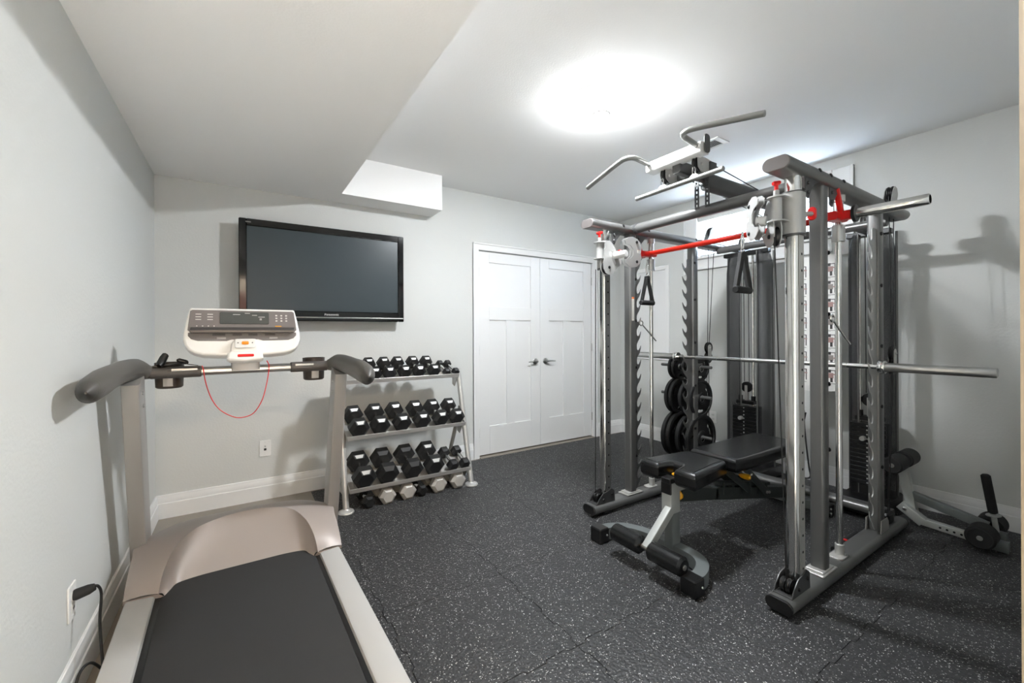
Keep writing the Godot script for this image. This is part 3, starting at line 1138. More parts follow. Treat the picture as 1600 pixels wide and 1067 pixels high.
	# moulded grips that reach back to the user
	for g in [[vec([[-0.335, 1.065, -2.455], [-0.36, 1.07, -2.45], [-0.385, 1.085, -2.38], [-0.398, 1.088, -2.25], [-0.402, 1.082, -2.10], [-0.406, 1.072, -1.97], [-0.410, 1.060, -1.875], [-0.412, 1.055, -1.848], [-0.412, 1.053, -1.838]])], [vec([[0.395, 1.065, -2.475], [0.415, 1.068, -2.465], [0.438, 1.078, -2.39], [0.448, 1.080, -2.26], [0.455, 1.074, -2.12], [0.460, 1.066, -1.98], [0.463, 1.056, -1.895], [0.464, 1.051, -1.870], [0.464, 1.049, -1.860]])]]:
		b = MB.new()
		var pts := smooth(g[0], 5)
		var rad := [Vector2(0.027, 0.027), Vector2(0.031, 0.034), Vector2(0.038, 0.048), Vector2(0.037, 0.047), Vector2(0.038, 0.046), Vector2(0.040, 0.050), Vector2(0.036, 0.047), Vector2(0.022, 0.030), Vector2(0.003, 0.004)]
		var sz := []
		for i in pts.size():
			var f := float(i) / (pts.size() - 1) * (rad.size() - 1)
			var k := mini(int(f), rad.size() - 2)
			sz.append(rad[k].lerp(rad[k + 1], f - k))
		b.sweep(pts, sz, Vector3.UP, 24)
		part(b, "hand_grip", m.grip_brown, t)
	# cup holders on the crossbar
	for s in [-0.285, 0.335]:
		b = MB.new()
		var c := Vector3(s, 0.985, -2.535)
		b.lathe(c, Vector3.UP, [Vector2(0.0, 0.0), Vector2(0.046, 0.0), Vector2(0.052, 0.006), Vector2(0.056, 0.12), Vector2(0.0525, 0.12), Vector2(0.048, 0.008), Vector2(0.0, 0.006)], 28)
		var cup := part(b, "cup_holder", m.cup_brown, t)
		b = MB.new()
		b.bar(c + Vector3(0, 0.012, 0.05), c + Vector3(0, 0.06, 0.058), 0.036, 0.006, 0.002, Vector3.BACK)
		part(b, "bracket", m.tread_silver, cup)
	console(t)
	# red safety lanyard
	b = MB.new()
	b.tube(smooth(vec([[-0.155, 1.088, -2.436], [-0.15, 1.075, -2.425], [-0.140, 1.005, -2.43], [-0.118, 0.93, -2.43], [-0.085, 0.875, -2.43], [-0.035, 0.838, -2.43], [0.005, 0.830, -2.43], [0.05, 0.847, -2.43], [0.085, 0.905, -2.43], [0.105, 0.985, -2.425], [0.115, 1.07, -2.40], [0.105, 1.105, -2.375]]), 6), 0.0022, 8)
	part(b, "safety_lanyard", m.red_paint, t, "thin red safety lanyard hanging below the console")
	# black chest strap lying in the holder
	t = thing("chest_strap", "black plastic heart rate strap lying on the left sleeve of the treadmill", "strap", Vector3(-0.28, 1.09, -2.47))
	b = MB.new()
	b.sweep(vec([[-0.312, 1.094, -2.44], [-0.306, 1.105, -2.45], [-0.297, 1.130, -2.46], [-0.290, 1.144, -2.465], [-0.287, 1.148, -2.466]]), [Vector2(0.010, 0.012), Vector2(0.016, 0.022), Vector2(0.015, 0.021), Vector2(0.013, 0.017), Vector2(0.006, 0.008)], Vector3.BACK, 16)
	part(b, "sensor", m.plastic_black, t)
	b = MB.new()
	b.box(Vector3(-0.228, 1.112, -2.452), Vector3(0.046, 0.02, 0.024), 0.007, Basis(Vector3.BACK, -0.35))
	part(b, "buckle", m.plastic_black, t)
	b = MB.new()
	b.sweep(smooth(vec([[-0.335, 1.092, -2.45], [-0.30, 1.096, -2.455], [-0.265, 1.100, -2.458], [-0.235, 1.104, -2.455], [-0.20, 1.096, -2.452], [-0.17, 1.0905, -2.45]]), 4), smooth_sizes(21, Vector2(0.010, 0.004), Vector2(0.004, 0.0015)), Vector3.UP, 8)
	part(b, "band", m.plastic_black, t)

func smooth_sizes(k: int, a: Vector2, c: Vector2) -> Array:
	var r := []
	for i in k:
		r.append(a.lerp(c, float(i) / (k - 1)))
	return r

func console(t: Node3D) -> void:
	var tilt := -0.36
	var bas := Basis(Vector3.RIGHT, tilt)          # local z faces the user and a little up
	var o := Vector3(0.016, 1.128, -2.385)
	var at := func(x: float, y: float, z: float) -> Vector3: return o + bas * Vector3(x, y, z)
	var slab := func(poly: PackedVector2Array, z: float, d: float, bev: float, st := 1) -> MB:
		var q := MB.new()
		q.prism(poly, Transform3D(bas, o + bas.z * z), d, bev, st)
		return q
	var out := PackedVector2Array()
	for p in [[-0.215, 0.252], [-0.22, 0.246], [-0.231, 0.19], [-0.240, 0.12], [-0.240, 0.09], [-0.233, 0.062], [-0.218, 0.040], [-0.196, 0.025], [-0.165, 0.015], [-0.10, 0.010]]:
		out.append(Vector2(p[0], p[1]))
	for i in range(out.size() - 1, -1, -1):
		out.append(Vector2(-out[i].x, out[i].y))
	var body := part(slab.call(out, -0.03, 0.06, 0.012, 4), "console", m.plastic_white, t, "white console housing")
	var pan := PackedVector2Array([Vector2(-0.208, 0.238), Vector2(0.208, 0.238), Vector2(0.216, 0.232), Vector2(0.224, 0.135), Vector2(0.215, 0.128), Vector2(-0.215, 0.128), Vector2(-0.224, 0.135), Vector2(-0.216, 0.232)])
	part(slab.call(pan, 0.002, 0.006, 0.002), "control_panel", m.panel_grey, body, "grey upper control panel")
	var low := PackedVector2Array([Vector2(0.222, 0.122), Vector2(0.222, 0.108), Vector2(0.210, 0.092), Vector2(0.185, 0.083), Vector2(0.075, 0.081), Vector2(0.055, 0.088), Vector2(-0.055, 0.088), Vector2(-0.075, 0.081), Vector2(-0.185, 0.083), Vector2(-0.210, 0.092), Vector2(-0.222, 0.108), Vector2(-0.222, 0.122)])
	part(slab.call(low, 0.0, 0.006, 0.001), "lower_panel", m.panel_grey, body)
	var led := MB.new()
	led.prism(PackedVector2Array([Vector2(0, 0), Vector2(0.022, -0.006), Vector2(0.024, 0.004), Vector2(0.012, 0.022), Vector2(0, 0.03)]), Transform3D(Basis(bas.z, bas.y, -bas.x), o + bas * Vector3(0, 0.122, 0.001)), 0.43, 0.003)
	part(led, "reading_ledge", m.panel_dark, body, "dark reading ledge across the console")
	part(slab.call(MB.rrect(0.204, 0.062, 0.006, 4, Vector2(0.0, 0.197)), 0.006, 0.004, 0.001), "display", m.lcd, body)
	for q in [[-0.035, 0.215, 0.03], [0.01, 0.222, 0.022], [0.04, 0.212, 0.022], [0.07, 0.203, 0.028], [0.066, 0.194, 0.01], [0.066, 0.188, 0.01]]:
		part(slab.call(MB.rrect(q[2], 0.0025, 0.001, 2, Vector2(q[0], q[1])), 0.0083, 0.0006, 0.0), "display_mark", m.print_pale, body)
	for r in 3:
		for c in 3:
			part(slab.call(MB.rrect(0.009, 0.007, 0.002, 2, Vector2(0.135 + c * 0.022, 0.213 - r * 0.0145)), 0.0055, 0.002, 0.0005), "key", m.print_pale, body)
	for r in 3:
		for c in 2:
			part(slab.call(MB.rrect(0.022, 0.004, 0.001, 2, Vector2(-0.185 + c * 0.045, 0.215 - r * 0.0135)), 0.0055, 0.002, 0.0005), "key", m.print_pale, body)
	for c in 4:
		part(slab.call(MB.rrect(0.005, 0.005, 0.001, 2, Vector2(-0.19 + c * 0.022, 0.155)), 0.0055, 0.002, 0.0005), "key", m.print_pale, body)
	part(slab.call(MB.rrect(0.028, 0.004, 0.001, 2, Vector2(0.142, 0.155)), 0.0055, 0.002, 0.0005), "key", m.yellow_plastic, body)
	for q in [[-0.105, 0.05], [-0.032, 0.038], [0.032, 0.038], [0.105, 0.044]]:
		part(slab.call(MB.rrect(q[1], 0.011, 0.001, 2, Vector2(q[0], 0.112)), 0.0035, 0.002, 0.0005), "lower_window", m.panel_dark, body)
	for q in [-0.095, 0.12]:
		for k in 2:
			part(slab.call(MB.rrect(0.036, 0.002, 0.0005, 2, Vector2(q, 0.0965 - k * 0.005)), 0.0033, 0.001, 0.0), "print_line", m.print_pale, body)
	# start / speed pad that bulges from the lower middle
	var padb := PackedVector2Array([Vector2(-0.062, 0.012), Vector2(-0.056, 0.062), Vector2(-0.042, 0.084), Vector2(0.042, 0.084), Vector2(0.056, 0.062), Vector2(0.062, 0.012)])
	part(slab.call(padb, 0.008, 0.04, 0.014, 4), "pad_base", m.plastic_white, body)
	var pad := part(slab.call(MB.rrect(0.086, 0.046, 0.010, 4, Vector2(0, 0.056)), 0.030, 0.012, 0.004, 3), "speed_pad", m.plastic_white_satin, body)
	part(slab.call(MB.rrect(0.028, 0.016, 0.004, 4, Vector2(0, 0.057)), 0.0365, 0.004, 0.001), "start_button", m.orange_button, body, "orange start button")
	for sx in [-1.0, 1.0]:
		part(slab.call(MB.circle(0.0028, 10, Vector2(sx * 0.029, 0.058)), 0.0365, 0.0012, 0.0), "speed_button", m.panel_dark, body)
	var lobe := PackedVector2Array([Vector2(-0.074, -0.018), Vector2(-0.070, 0.012), Vector2(-0.06, 0.02), Vector2(0.06, 0.02), Vector2(0.070, 0.012), Vector2(0.074, -0.018), Vector2(0.062, -0.026), Vector2(0.0, -0.031), Vector2(-0.062, -0.026)])
	part(slab.call(lobe, 0.006, 0.05, 0.012, 4), "stop_lobe", m.plastic_white, body)
	part(slab.call(MB.rrect(0.066, 0.013, 0.005, 4, Vector2(0.002, -0.004)), 0.031, 0.006, 0.002, 2), "stop_bar", m.red_paint, body, "red stop bar")
	var st := MB.new()
	st.bar(at.call(-0.0, 0.05, -0.055), Vector3(0.018, 1.062, -2.466), 0.12, 0.05, 0.008, Vector3.BACK)
	part(st, "console_stem", m.tread_silver, t)

# ------------------------------------------------------------------ dumbbells and their rack
func hex_dumbbell(called: String, R: float, L: float, gap: float, head: Material, labels: bool, handle_r := 0.0145) -> Node3D:
	var t := Node3D.new()
	t.name = numbered(called)
	add_child(t)
	for e in [-1.0, 1.0]:
		# rings along the axis, from the handle outwards
		var rings := [[gap * 0.5, 0.70], [gap * 0.5 + L * 0.24, 1.0], [gap * 0.5 + L * 0.74, 1.0], [gap * 0.5 + L, 0.66]]
		var b := MB.new()
		var pts := []
		for r in rings:
			var row := []
			for k in 6:
				var q := TAU * k / 6.0
				row.append(Vector3(cos(q) * R * r[1], sin(q) * R * r[1], e * r[0]))
			pts.append(row)
		for i in 3:
			for k in 6:
				var j := (k + 1) % 6
				var mid := (Vector3(cos(TAU * (k + 0.5) / 6.0), sin(TAU * (k + 0.5) / 6.0), 0))
				b.flat4(pts[i][k], pts[i][j], pts[i + 1][j], pts[i + 1][k], mid)
		for i in [0, 3]:
			var nn := Vector3(0, 0, -e if i == 0 else e)
			for k in range(1, 5):
				b.tri(pts[i][0], pts[i][k], pts[i][k + 1], nn, nn, nn)
		var h := part(b, "head", head, t)
		if labels:
			# stamped plate on the upper bevel that faces the room
			var i := 2 if e > 0 else 0
			var lo: Array = pts[i]
			var hi: Array = pts[i + 1]
			var c: Vector3 = (lo[1] + lo[2] + hi[1] + hi[2]) * 0.25
			var nn: Vector3 = (lo[2] - lo[1]).cross(hi[1] - lo[1]).normalized()
			if nn.y < 0.0:
				nn = -nn
			var lb := MB.new()
			var q := []
			for p in [lo[1], lo[2], hi[2], hi[1]]:
				q.append(c + (p - c) * 0.74 + nn * 0.0012)
			lb.flat4(q[0], q[1], q[2], q[3], nn)
			part(lb, "weight_plate_label", m.label_silver, h, "silver weight label")
	var hb := MB.new()
	hb.lathe(Vector3(0, 0, -gap * 0.5 - L * 0.1), Vector3(0, 0, 1), [Vector2(handle_r, 0), Vector2(handle_r, L * 0.1 + gap * 0.08), Vector2(handle_r * 0.86, L * 0.1 + gap * 0.2), Vector2(handle_r * 1.06, L * 0.1 + gap * 0.5), Vector2(handle_r * 0.86, L * 0.1 + gap * 0.8), Vector2(handle_r, L * 0.1 + gap * 0.92), Vector2(handle_r, L * 0.2 + gap)], 18)
	part(hb, "handle", m.chrome, t)
	return t

func dumbbells() -> void:
	var t := thing("dumbbell_rack", "silver three tier dumbbell rack against the back wall", "rack", Vector3(1.085, 0, -3.3))
	var tiers := [[-3.02, 0.135, 0.20], [-3.105, 0.48, 0.20], [-3.205, 0.868, 0.19]]   # front edge z, y under the lip, depth
	var slope := 0.34
	for s in [0.602, 1.568]:
		var b := MB.new()
		b.cyl(Vector3(s, 0.01, -3.045), Vector3(s, 0.93, -3.29), 0.021, 20)
		var f := part(b, "side_post", m.rack_silver, t)
		b = MB.new()
		b.cyl(Vector3(s, 0.12, -3.075), Vector3(s, 0.10, -3.56), 0.017, 16)
		b.cyl(Vector3(s, 0.0, -3.545), Vector3(s, 0.62, -3.24), 0.017, 16)
		part(b, "side_brace", m.rack_silver, t)
		b = MB.new()
		b.lathe(Vector3(s, 0.0, -3.045), Vector3.UP, [Vector2(0.0, 0), Vector2(0.052, 0), Vector2(0.054, 0.006), Vector2(0.048, 0.016), Vector2(0.028, 0.022), Vector2(0.021, 0.03)], 28)
		part(b, "foot", m.rack_silver, t)
		b = MB.new()
		b.box(Vector3(s, 0.012, -3.545), Vector3(0.05, 0.024, 0.05), 0.004)
		part(b, "rear_foot", m.rubber_dark, t)
		for y in [0.2, 0.33, 0.46, 0.58]:
			b = MB.new()
			var z: float = -3.045 - (y - 0.01) * 0.245 / 0.92
			b.cyl(Vector3(s - 0.024, y, z), Vector3(s + 0.024, y, z), 0.005, 8)
			part(b, "bolt", m.satin_steel, f)
	for k in 3:
		var zf: float = tiers[k][0]
		var y0: float = tiers[k][1]
		var dp: float = tiers[k][2]
		var bs := Basis(Vector3.RIGHT, slope)
		var o := Vector3(1.085, y0, zf)
		var b := MB.new()
		var w := 0.925 if k < 2 else 0.905
		# tray with front lip and back lip
		b.box(o + bs * Vector3(0, 0.002, -dp * 0.5 - 0.02), Vector3(w, 0.003, dp + 0.04), 0.001, bs)
		b.box(o + bs * Vector3(0, 0.014, 0.0), Vector3(w, 0.034, 0.003), 0.001, bs)
		b.box(o + bs * Vector3(0, 0.016, -dp - 0.04), Vector3(w, 0.03, 0.003), 0.001, bs)
		for e in [-1.0, 1.0]:
			b.box(o + bs * Vector3(e * w * 0.5, 0.010, -dp * 0.5 - 0.02), Vector3(0.003, 0.024, dp + 0.04), 0.001, bs)
		part(b, "tray", m.rack_silver, t)
		# tapered gusset that carries the tray from each post
		for s in [0.602, 1.568]:
			b = MB.new()
			var inx: float = s + (0.022 if s < 1.0 else -0.022)
			var pg := PackedVector2Array()
			for p in [[-0.02, 0.0], [-dp - 0.03, 0.0], [-dp * 0.72, -0.05], [-dp * 0.60, -0.12], [-dp * 0.36, -0.12], [-dp * 0.26, -0.05]]:
				var q: Vector3 = bs * Vector3(0, p[1], p[0])
				pg.append(Vector2(-(zf + q.z), maxf(0.03, y0 + q.y)))
			b.prism(pg, Transform3D(BX, Vector3(inx, 0, 0)), 0.004)
			part(b, "gusset", m.rack_silver, t)
	var B := MB.new()
	var ordinals := ["first", "second", "third", "fourth", "fifth", "sixth", "seventh"]
	# x of front and back heads, size R, L, gap
	var sets := [
		["top", [0.845, 0.96, 1.076, 1.199, 1.32, 1.437, 1.513], [[0.0565, 0.075, 0.11], [0.0565, 0.075, 0.11], [0.0565, 0.075, 0.11], [0.056, 0.075, 0.11], [0.056, 0.072, 0.11], [0.035, 0.05, 0.12], [0.035, 0.05, 0.12]], 2],
		["middle", [0.706, 0.861, 1.02, 1.183, 1.335, 1.48], [[0.074, 0.088, 0.105], [0.074, 0.088, 0.105], [0.073, 0.088, 0.105], [0.072, 0.086, 0.105], [0.070, 0.086, 0.105], [0.068, 0.084, 0.105]], 1],
		["bottom", [0.722, 0.89, 1.072, 1.247, 1.40, 1.507], [[0.084, 0.095, 0.10], [0.083, 0.095, 0.10], [0.083, 0.095, 0.10], [0.082, 0.095, 0.10], [0.05, 0.065, 0.115], [0.046, 0.065, 0.115]], 0]]
	for S in sets:
		var tr: Array = tiers[S[3]]
		var bs := Basis(Vector3.RIGHT, slope)
		for i in S[1].size():
			var z: Array = S[2][i]
			var lab: bool = z[0] > 0.055 and not (S[0] == "bottom" and i in [1, 2])
			var d := hex_dumbbell("dumbbell", z[0], z[1], z[2], m.rubber_black, lab, 0.0145 if z[0] > 0.05 else 0.012)
			var total: float = z[1] * 2.0 + z[2]
			var c: Vector3 = Vector3(S[1][i], tr[1], tr[0]) + bs * Vector3(0, 0.0045 + z[0] * 0.866, -0.006 - total * 0.5)
			d.transform = Transform3D(bs * Basis(Vector3.UP, -0.03 if i % 2 else 0.02), c)
			var size_word := "large" if z[0] > 0.08 else ("medium" if z[0] > 0.055 else "small")
			tag(d, "%s black hex dumbbell, %s from the left on the %s tier of the rack" % [size_word, ordinals[i], S[0]], "dumbbell", "dumbbells on the %s tier" % S[0])
	var fl := [[0.754, 0.045, "iron_black", "black", "first"], [0.886, 0.062, "iron_grey", "grey", "second"], [1.038, 0.064, "iron_grey", "grey", "third"], [1.148, 0.045, "iron_black", "black", "fourth"], [1.284, 0.068, "iron_grey", "grey", "fifth"], [1.448, 0.068, "iron_grey", "grey", "sixth"]]
	for f in fl:
		var d := hex_dumbbell("dumbbell", f[1], 0.075, 0.11, m[f[2]], false)
		var mt: Material = m[f[2]]
		d.position = Vector3(f[0], f[1] * 0.866 + 0.0, -3.155)
		d.rotation.y = 0.04
		tag(d, "%s iron hex dumbbell on the floor under the rack, %s from the left" % [f[3], f[4]], "dumbbell", "dumbbells on the floor under the rack")

# ------------------------------------------------------------------ the cable and bar machine
func saw(vx: float, tx: float, base: float, y0: float, count: int, pitch: float) -> PackedVector2Array:
	# vertical plate whose free edge carries upturned hooks; vx = root, tx = tip
	var s := signf(tx - vx)
	var w := absf(tx - vx)
	var p := PackedVector2Array()
	var top := y0 + pitch * (count - 1) + 0.075
	p.append(Vector2(base, top))
	p.append(Vector2(vx - s * 0.01, top))
	p.append(Vector2(vx, top - 0.012))
	for k in range(count - 1, -1, -1):
		var b := y0 + pitch * k
		for q in [[0.0, 0.024], [0.05, 0.010], [0.18, 0.002], [0.36, 0.0], [0.55, 0.005], [0.78, 0.018], [1.0, 0.034], [0.95, 0.012], [0.80, -0.008], [0.55, -0.026], [0.25, -0.040], [0.06, -0.056], [0.0, -0.066]]:
			p.append(Vector2(vx + s * w * q[0], b + q[1]))
	p.append(Vector2(vx - s * 0.02, y0 - 0.09))
	p.append(Vector2(base, y0 - 0.10))
	return p

func pulley(b: MB, c: Vector3, axis: Vector3, r: float, w := 0.02) -> void:
	b.lathe(c - axis.normalized() * w * 0.5, axis, [Vector2(0.006, 0), Vector2(r, 0), Vector2(r, w * 0.15), Vector2(r * 0.86, w * 0.45), Vector2(r * 0.86, w * 0.55), Vector2(r, w * 0.85), Vector2(r, w), Vector2(0.006, w)], 28)

func bolt(b: MB, c: Vector3, axis: Vector3, r := 0.009) -> void:
	b.lathe(c, axis, [Vector2(r, -0.002), Vector2(r, 0.004), Vector2(r * 0.7, 0.007), Vector2(0.0, 0.0075)], 14)

func machine() -> void:
	var t := thing("smith_machine", "grey smith machine and cable cage with chrome posts by the right wall", "gym machine", Vector3(2.7, 0, ZC))
	var oval := MB.rrect(0.115, 0.060, 0.0299, 8)
	var names := {}
	for S in [[ZR, 1.0], [ZL, -1.0]]:
		var z: float = S[0]
		var o: float = S[1]          # +1 towards the camera side, -1 towards the back wall
		var b := MB.new()
		# base beam
		b.prism(oval, Transform3D(BX, Vector3(2.715, 0.044, z)), 1.49)
		var bb := part(b, "base_beam", m.gunmetal, t)
		for e in [1.965, 3.465]:
			b = MB.new()
			b.prism(oval, Transform3D(BX, Vector3(e, 0.044, z)), 0.012, 0.003)
			part(b, "end_cap", m.plastic_black, bb)
		for e in [2.1, 3.3]:
			b = MB.new()
			b.box(Vector3(e, 0.007, z), Vector3(0.08, 0.0145, 0.09), 0.003)
			part(b, "foot_pad", m.rubber_dark, bb)
		# low pulley housing in front of the chrome post
		b = MB.new()
		for k in [-1.0, 1.0]:
			b.prism(PackedVector2Array([Vector2(1.995, 0.072), Vector2(2.17, 0.072), Vector2(2.165, 0.145), Vector2(2.135, 0.165), Vector2(2.10, 0.150), Vector2(2.055, 0.142), Vector2(2.015, 0.105)]), Transform3D(Basis.IDENTITY, Vector3(0, 0, z + k * 0.037)), 0.005, 0.001)
		b.box(Vector3(2.08, 0.0765, z), Vector3(0.17, 0.005, 0.078), 0.001)
		var ph := part(b, "low_pulley_housing", m.gunmetal_dark, bb)
		b = MB.new()
		for k in [-0.012, 0.012]:
			pulley(b, Vector3(2.045, 0.105, z + k), Vector3(0, 0, 1), 0.031, 0.018)
			b.next()
		part(b, "pulley", m.plastic_black, ph if false else bb)
		b = MB.new()
		for q in [[2.06, 0.10], [2.14, 0.125]]:
			bolt(b, Vector3(q[0], q[1], z + 0.0395), Vector3(0, 0, 1))
			b.next()
		part(b, "bolt", m.plastic_black, bb)
		# chrome post with a row of pin holes
		b = MB.new()
		b.prism(MB.rrect(0.064, 0.062, 0.022, 6), Transform3D(BY, Vector3(2.115, 1.01, z)), 1.86)
		var cp := part(b, "chrome_post", m.chrome, t)
		b = MB.new()
		bxx(b, 2.093, 2.139, 0.10, 1.68, z + 0.0305, z + 0.0318, 0.0004)
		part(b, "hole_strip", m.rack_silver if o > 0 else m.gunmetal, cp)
		for k in 20:
			var y := 0.17 + k * 0.0745
			b = MB.new()
			b.cyl(Vector3(2.118, y, z + 0.0315), Vector3(2.118, y, z + 0.0324), 0.006, 12, 0.0)
			part(b, "pin_hole", m.hole_dark, cp)
		# front upright, foot plate, hook plate
		b = MB.new()
		b.prism(MB.rrect(0.062, 0.064, 0.014, 4), Transform3D(BY, Vector3(2.372, 1.01, z)), 1.87)
		var up := part(b, "front_upright", m.gunmetal, t)
		b = MB.new()
		b.box(Vector3(2.372, 0.078, z), Vector3(0.16, 0.008, 0.09), 0.002)
		b.box(Vector3(2.372, 0.086, z), Vector3(0.12, 0.008, 0.075), 0.002)
		part(b, "foot_plate", m.rack_silver, up)
		b = MB.new()
		b.prism(saw(2.443, 2.488, 2.385, 0.162, 16, 0.1045), Transform3D(Basis.IDENTITY, Vector3(0, 0, z - o * 0.022 if o > 0 else z)), 0.006, 0.0012)
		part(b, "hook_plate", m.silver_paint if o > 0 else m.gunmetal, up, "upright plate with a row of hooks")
		b = MB.new()
		for y in [0.34, 0.66, 0.98, 1.32, 1.62]:
			bolt(b, Vector3(2.404, y, z + 0.026), Vector3(1, 0, 0.4), 0.011)
			b.next()
		part(b, "bolt", m.plastic_black, up)
		# guide rod of the bar
		b = MB.new()
		b.cyl(Vector3(2.605, 0.07, z), Vector3(2.605, 1.94, z), 0.0150, 24)
		var gr := part(b, "guide_rod", m.chrome, t)
		b = MB.new()
		b.cyl(Vector3(2.605, 0.074, z), Vector3(2.605, 0.135, z), 0.021, 20)
		b.next()
		b.cyl(Vector3(2.605, 1.905, z), Vector3(2.605, 1.94, z), 0.030, 20)
		b.next()
		b.prism(MB.rrect(0.10, 0.064, 0.02), Transform3D(BY, Vector3(2.59, 0.078, z)), 0.008, 0.001)
		part(b, "rod_mount", m.rack_silver, gr)
		# back upright with hook plate
		b = MB.new()
		b.prism(MB.rrect(0.066, 0.062, 0.014, 4), Transform3D(BY, Vector3(3.125, 1.01, z)), 1.87)
		var ub := part(b, "back_upright", m.gunmetal, t)
		b = MB.new()
		b.prism(saw(3.03, 2.972, 3.10, 0.186, 16, 0.1045), Transform3D(Basis.IDENTITY, Vector3(0, 0, z + 0.012)), 0.006, 0.0012)
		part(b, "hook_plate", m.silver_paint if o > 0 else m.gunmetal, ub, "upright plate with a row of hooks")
		b = MB.new()
		for k in [-1.0, 1.0]:
			b.prism(PackedVector2Array([Vector2(3.07, 0.072), Vector2(3.20, 0.072), Vector2(3.195, 0.12), Vector2(3.175, 0.145), Vector2(3.08, 0.145)]), Transform3D(Basis.IDENTITY, Vector3(0, 0, z + k * 0.035)), 0.005, 0.001)
			b.next()
		part(b, "foot_bracket", m.rack_silver, ub)
		b = MB.new()
		for y in [0.45, 0.80, 1.15, 1.50, 1.80]:
			bolt(b, Vector3(3.11, y, z + 0.031), Vector3(0, 0, 1), 0.011)
			b.next()
		part(b, "bolt", m.plastic_black, ub)
		# rear low pulley on the base
		b = MB.new()
		b.box(Vector3(3.29, 0.105, z), Vector3(0.10, 0.07, 0.05), 0.012)
		part(b, "rear_pulley_housing", m.plastic_black, bb)
		# top beam with end plug, gussets and bolts
		b = MB.new()
		b.prism(oval, Transform3D(BX, Vector3(2.74, 1.968, z)), 1.56)
		var tb := part(b, "top_beam", m.gunmetal, t)
		for e in [1.958, 3.522]:
			b = MB.new()
			b.prism(oval, Transform3D(BX, Vector3(e, 1.968, z)), 0.010, 0.003)
			part(b, "end_cap", m.panel_grey, tb)
		for q in [[2.15, 0.0], [2.405, 0.0]]:
			b = MB.new()
			b.prism(PackedVector2Array([Vector2(q[0], 1.942), Vector2(q[0], 1.85), Vector2(q[0] + 0.03, 1.845), Vector2(q[0] + 0.05, 1.88), Vector2(q[0] + 0.09, 1.92), Vector2(q[0] + 0.14, 1.942)]), Transform3D(Basis.IDENTITY, Vector3(0, 0, z + 0.034)), 0.005, 0.001)
			bolt(b, Vector3(q[0] + 0.024, 1.915, z + 0.0365), Vector3(0, 0, 1))
			bolt(b, Vector3(q[0] + 0.024, 1.872, z + 0.0365), Vector3(0, 0, 1))
			part(b, "gusset", m.gunmetal_dark, tb)
		b = MB.new()
		for x in [2.25, 2.37, 2.52, 3.10]:
			bolt(b, Vector3(x, 1.981, z + 0.052), Vector3(0, 0.35, 1), 0.011)
			b.next()
		part(b, "bolt", m.plastic_black, tb)
		# rear top pulley bracket
		b = MB.new()
		for k in [-1.0, 1.0]:
			b.prism(PackedVector2Array([Vector2(3.30, 1.985), Vector2(3.40, 1.985), Vector2(3.44, 2.09), Vector2(3.425, 2.125), Vector2(3.385, 2.13), Vector2(3.355, 2.10)]), Transform3D(Basis.IDENTITY, Vector3(0, 0, z + k * 0.02)), 0.004, 0.001)
			b.next()
		part(b, "pulley_bracket", m.silver_paint, tb)
		b = MB.new()
		pulley(b, Vector3(3.40, 2.088, z), Vector3(0, 0, 1), 0.046, 0.024)
		part(b, "pulley", m.plastic_black, tb)
		carriage(t, z, o)
		weight_stack(t, -1.955 if o < 0 else -1.105, o)
		# cables
		b = MB.new()
		b.tube(vec([[2.012, 0.105, z + 0.01], [2.005, 1.66, z - o * 0.03]]), 0.0028, 8)
		b.next()
		b.tube(vec([[3.445, 2.09, z], [3.372, 1.105, z + 0.012 * o]]), 0.0028, 8)
		b.next()
		b.tube(vec([[3.356, 2.07, z], [3.352, 1.105, z + 0.012 * o]]), 0.0028, 8)
		b.next()
		b.tube(vec([[3.372, 1.04, z + 0.012 * o], [3.34, 0.12, z]]), 0.0028, 8)
		b.next()
		b.tube(vec([[3.345, 1.04, z + 0.012 * o], [3.315, 0.12, z]]), 0.0028, 8)
		part(b, "cable", m.cable_black, t)
		# floating double pulley on the rear cables
		b = MB.new()
		pulley(b, Vector3(3.365, 1.10, z + 0.012 * o), Vector3(0, 0, 1), 0.046, 0.02)
		b.next()
		pulley(b, Vector3(3.360, 1.015, z + 0.012 * o), Vector3(0, 0, 1), 0.046, 0.02)
		var fp := part(b, "floating_pulley", m.plastic_black, t)
		b = MB.new()
		for k in [-1.0, 1.0]:
			b.prism(MB.rrect(0.05, 0.14, 0.024, 6), Transform3D(Basis.IDENTITY, Vector3(3.3625, 1.058, z + 0.012 * o + k * 0.013)), 0.003, 0.0008)
			bolt(b, Vector3(3.3645, 1.10, z + 0.012 * o + k * 0.0145), Vector3(0, 0, k), 0.007)
			b.next()
		part(b, "pulley_cheek", m.rack_silver, fp)
	# printed scale on the far front upright
	var b := MB.new()
	b.box(Vector3(2.368, 1.405, ZL + 0.0325), Vector3(0.024, 0.17, 0.001), 0.0)
	part(b, "sticker", m.sticker_print, t, "white ruled sticker with orange top")
	# cross members
	b = MB.new()
	b.cyl(Vector3(2.372, 1.975, ZL + 0.03), Vector3(2.372, 1.975, ZR - 0.03), 0.0325, 28)
	var cb := part(b, "front_cross_beam", m.gunmetal, t)
	for e in [ZL + 0.07, ZR - 0.07]:
		b = MB.new()
		b.cyl(Vector3(2.372, 1.975, e - 0.012), Vector3(2.372, 1.975, e + 0.012), 0.038, 28)
		part(b, "clamp", m.gunmetal_dark, cb)
	b = MB.new()
	b.cyl(Vector3(3.44, 1.93, ZL + 0.03), Vector3(3.44, 1.93, ZR - 0.03), 0.028, 24)
	part(b, "rear_cross_beam", m.gunmetal, t)
	b = MB.new()
	b.prism(MB.rrect(0.10, 0.055, 0.027, 6), Transform3D(Basis.IDENTITY, Vector3(3.43, 0.085, ZC)), ZR - ZL - 0.02)
	part(b, "rear_base_beam", m.gunmetal, t)
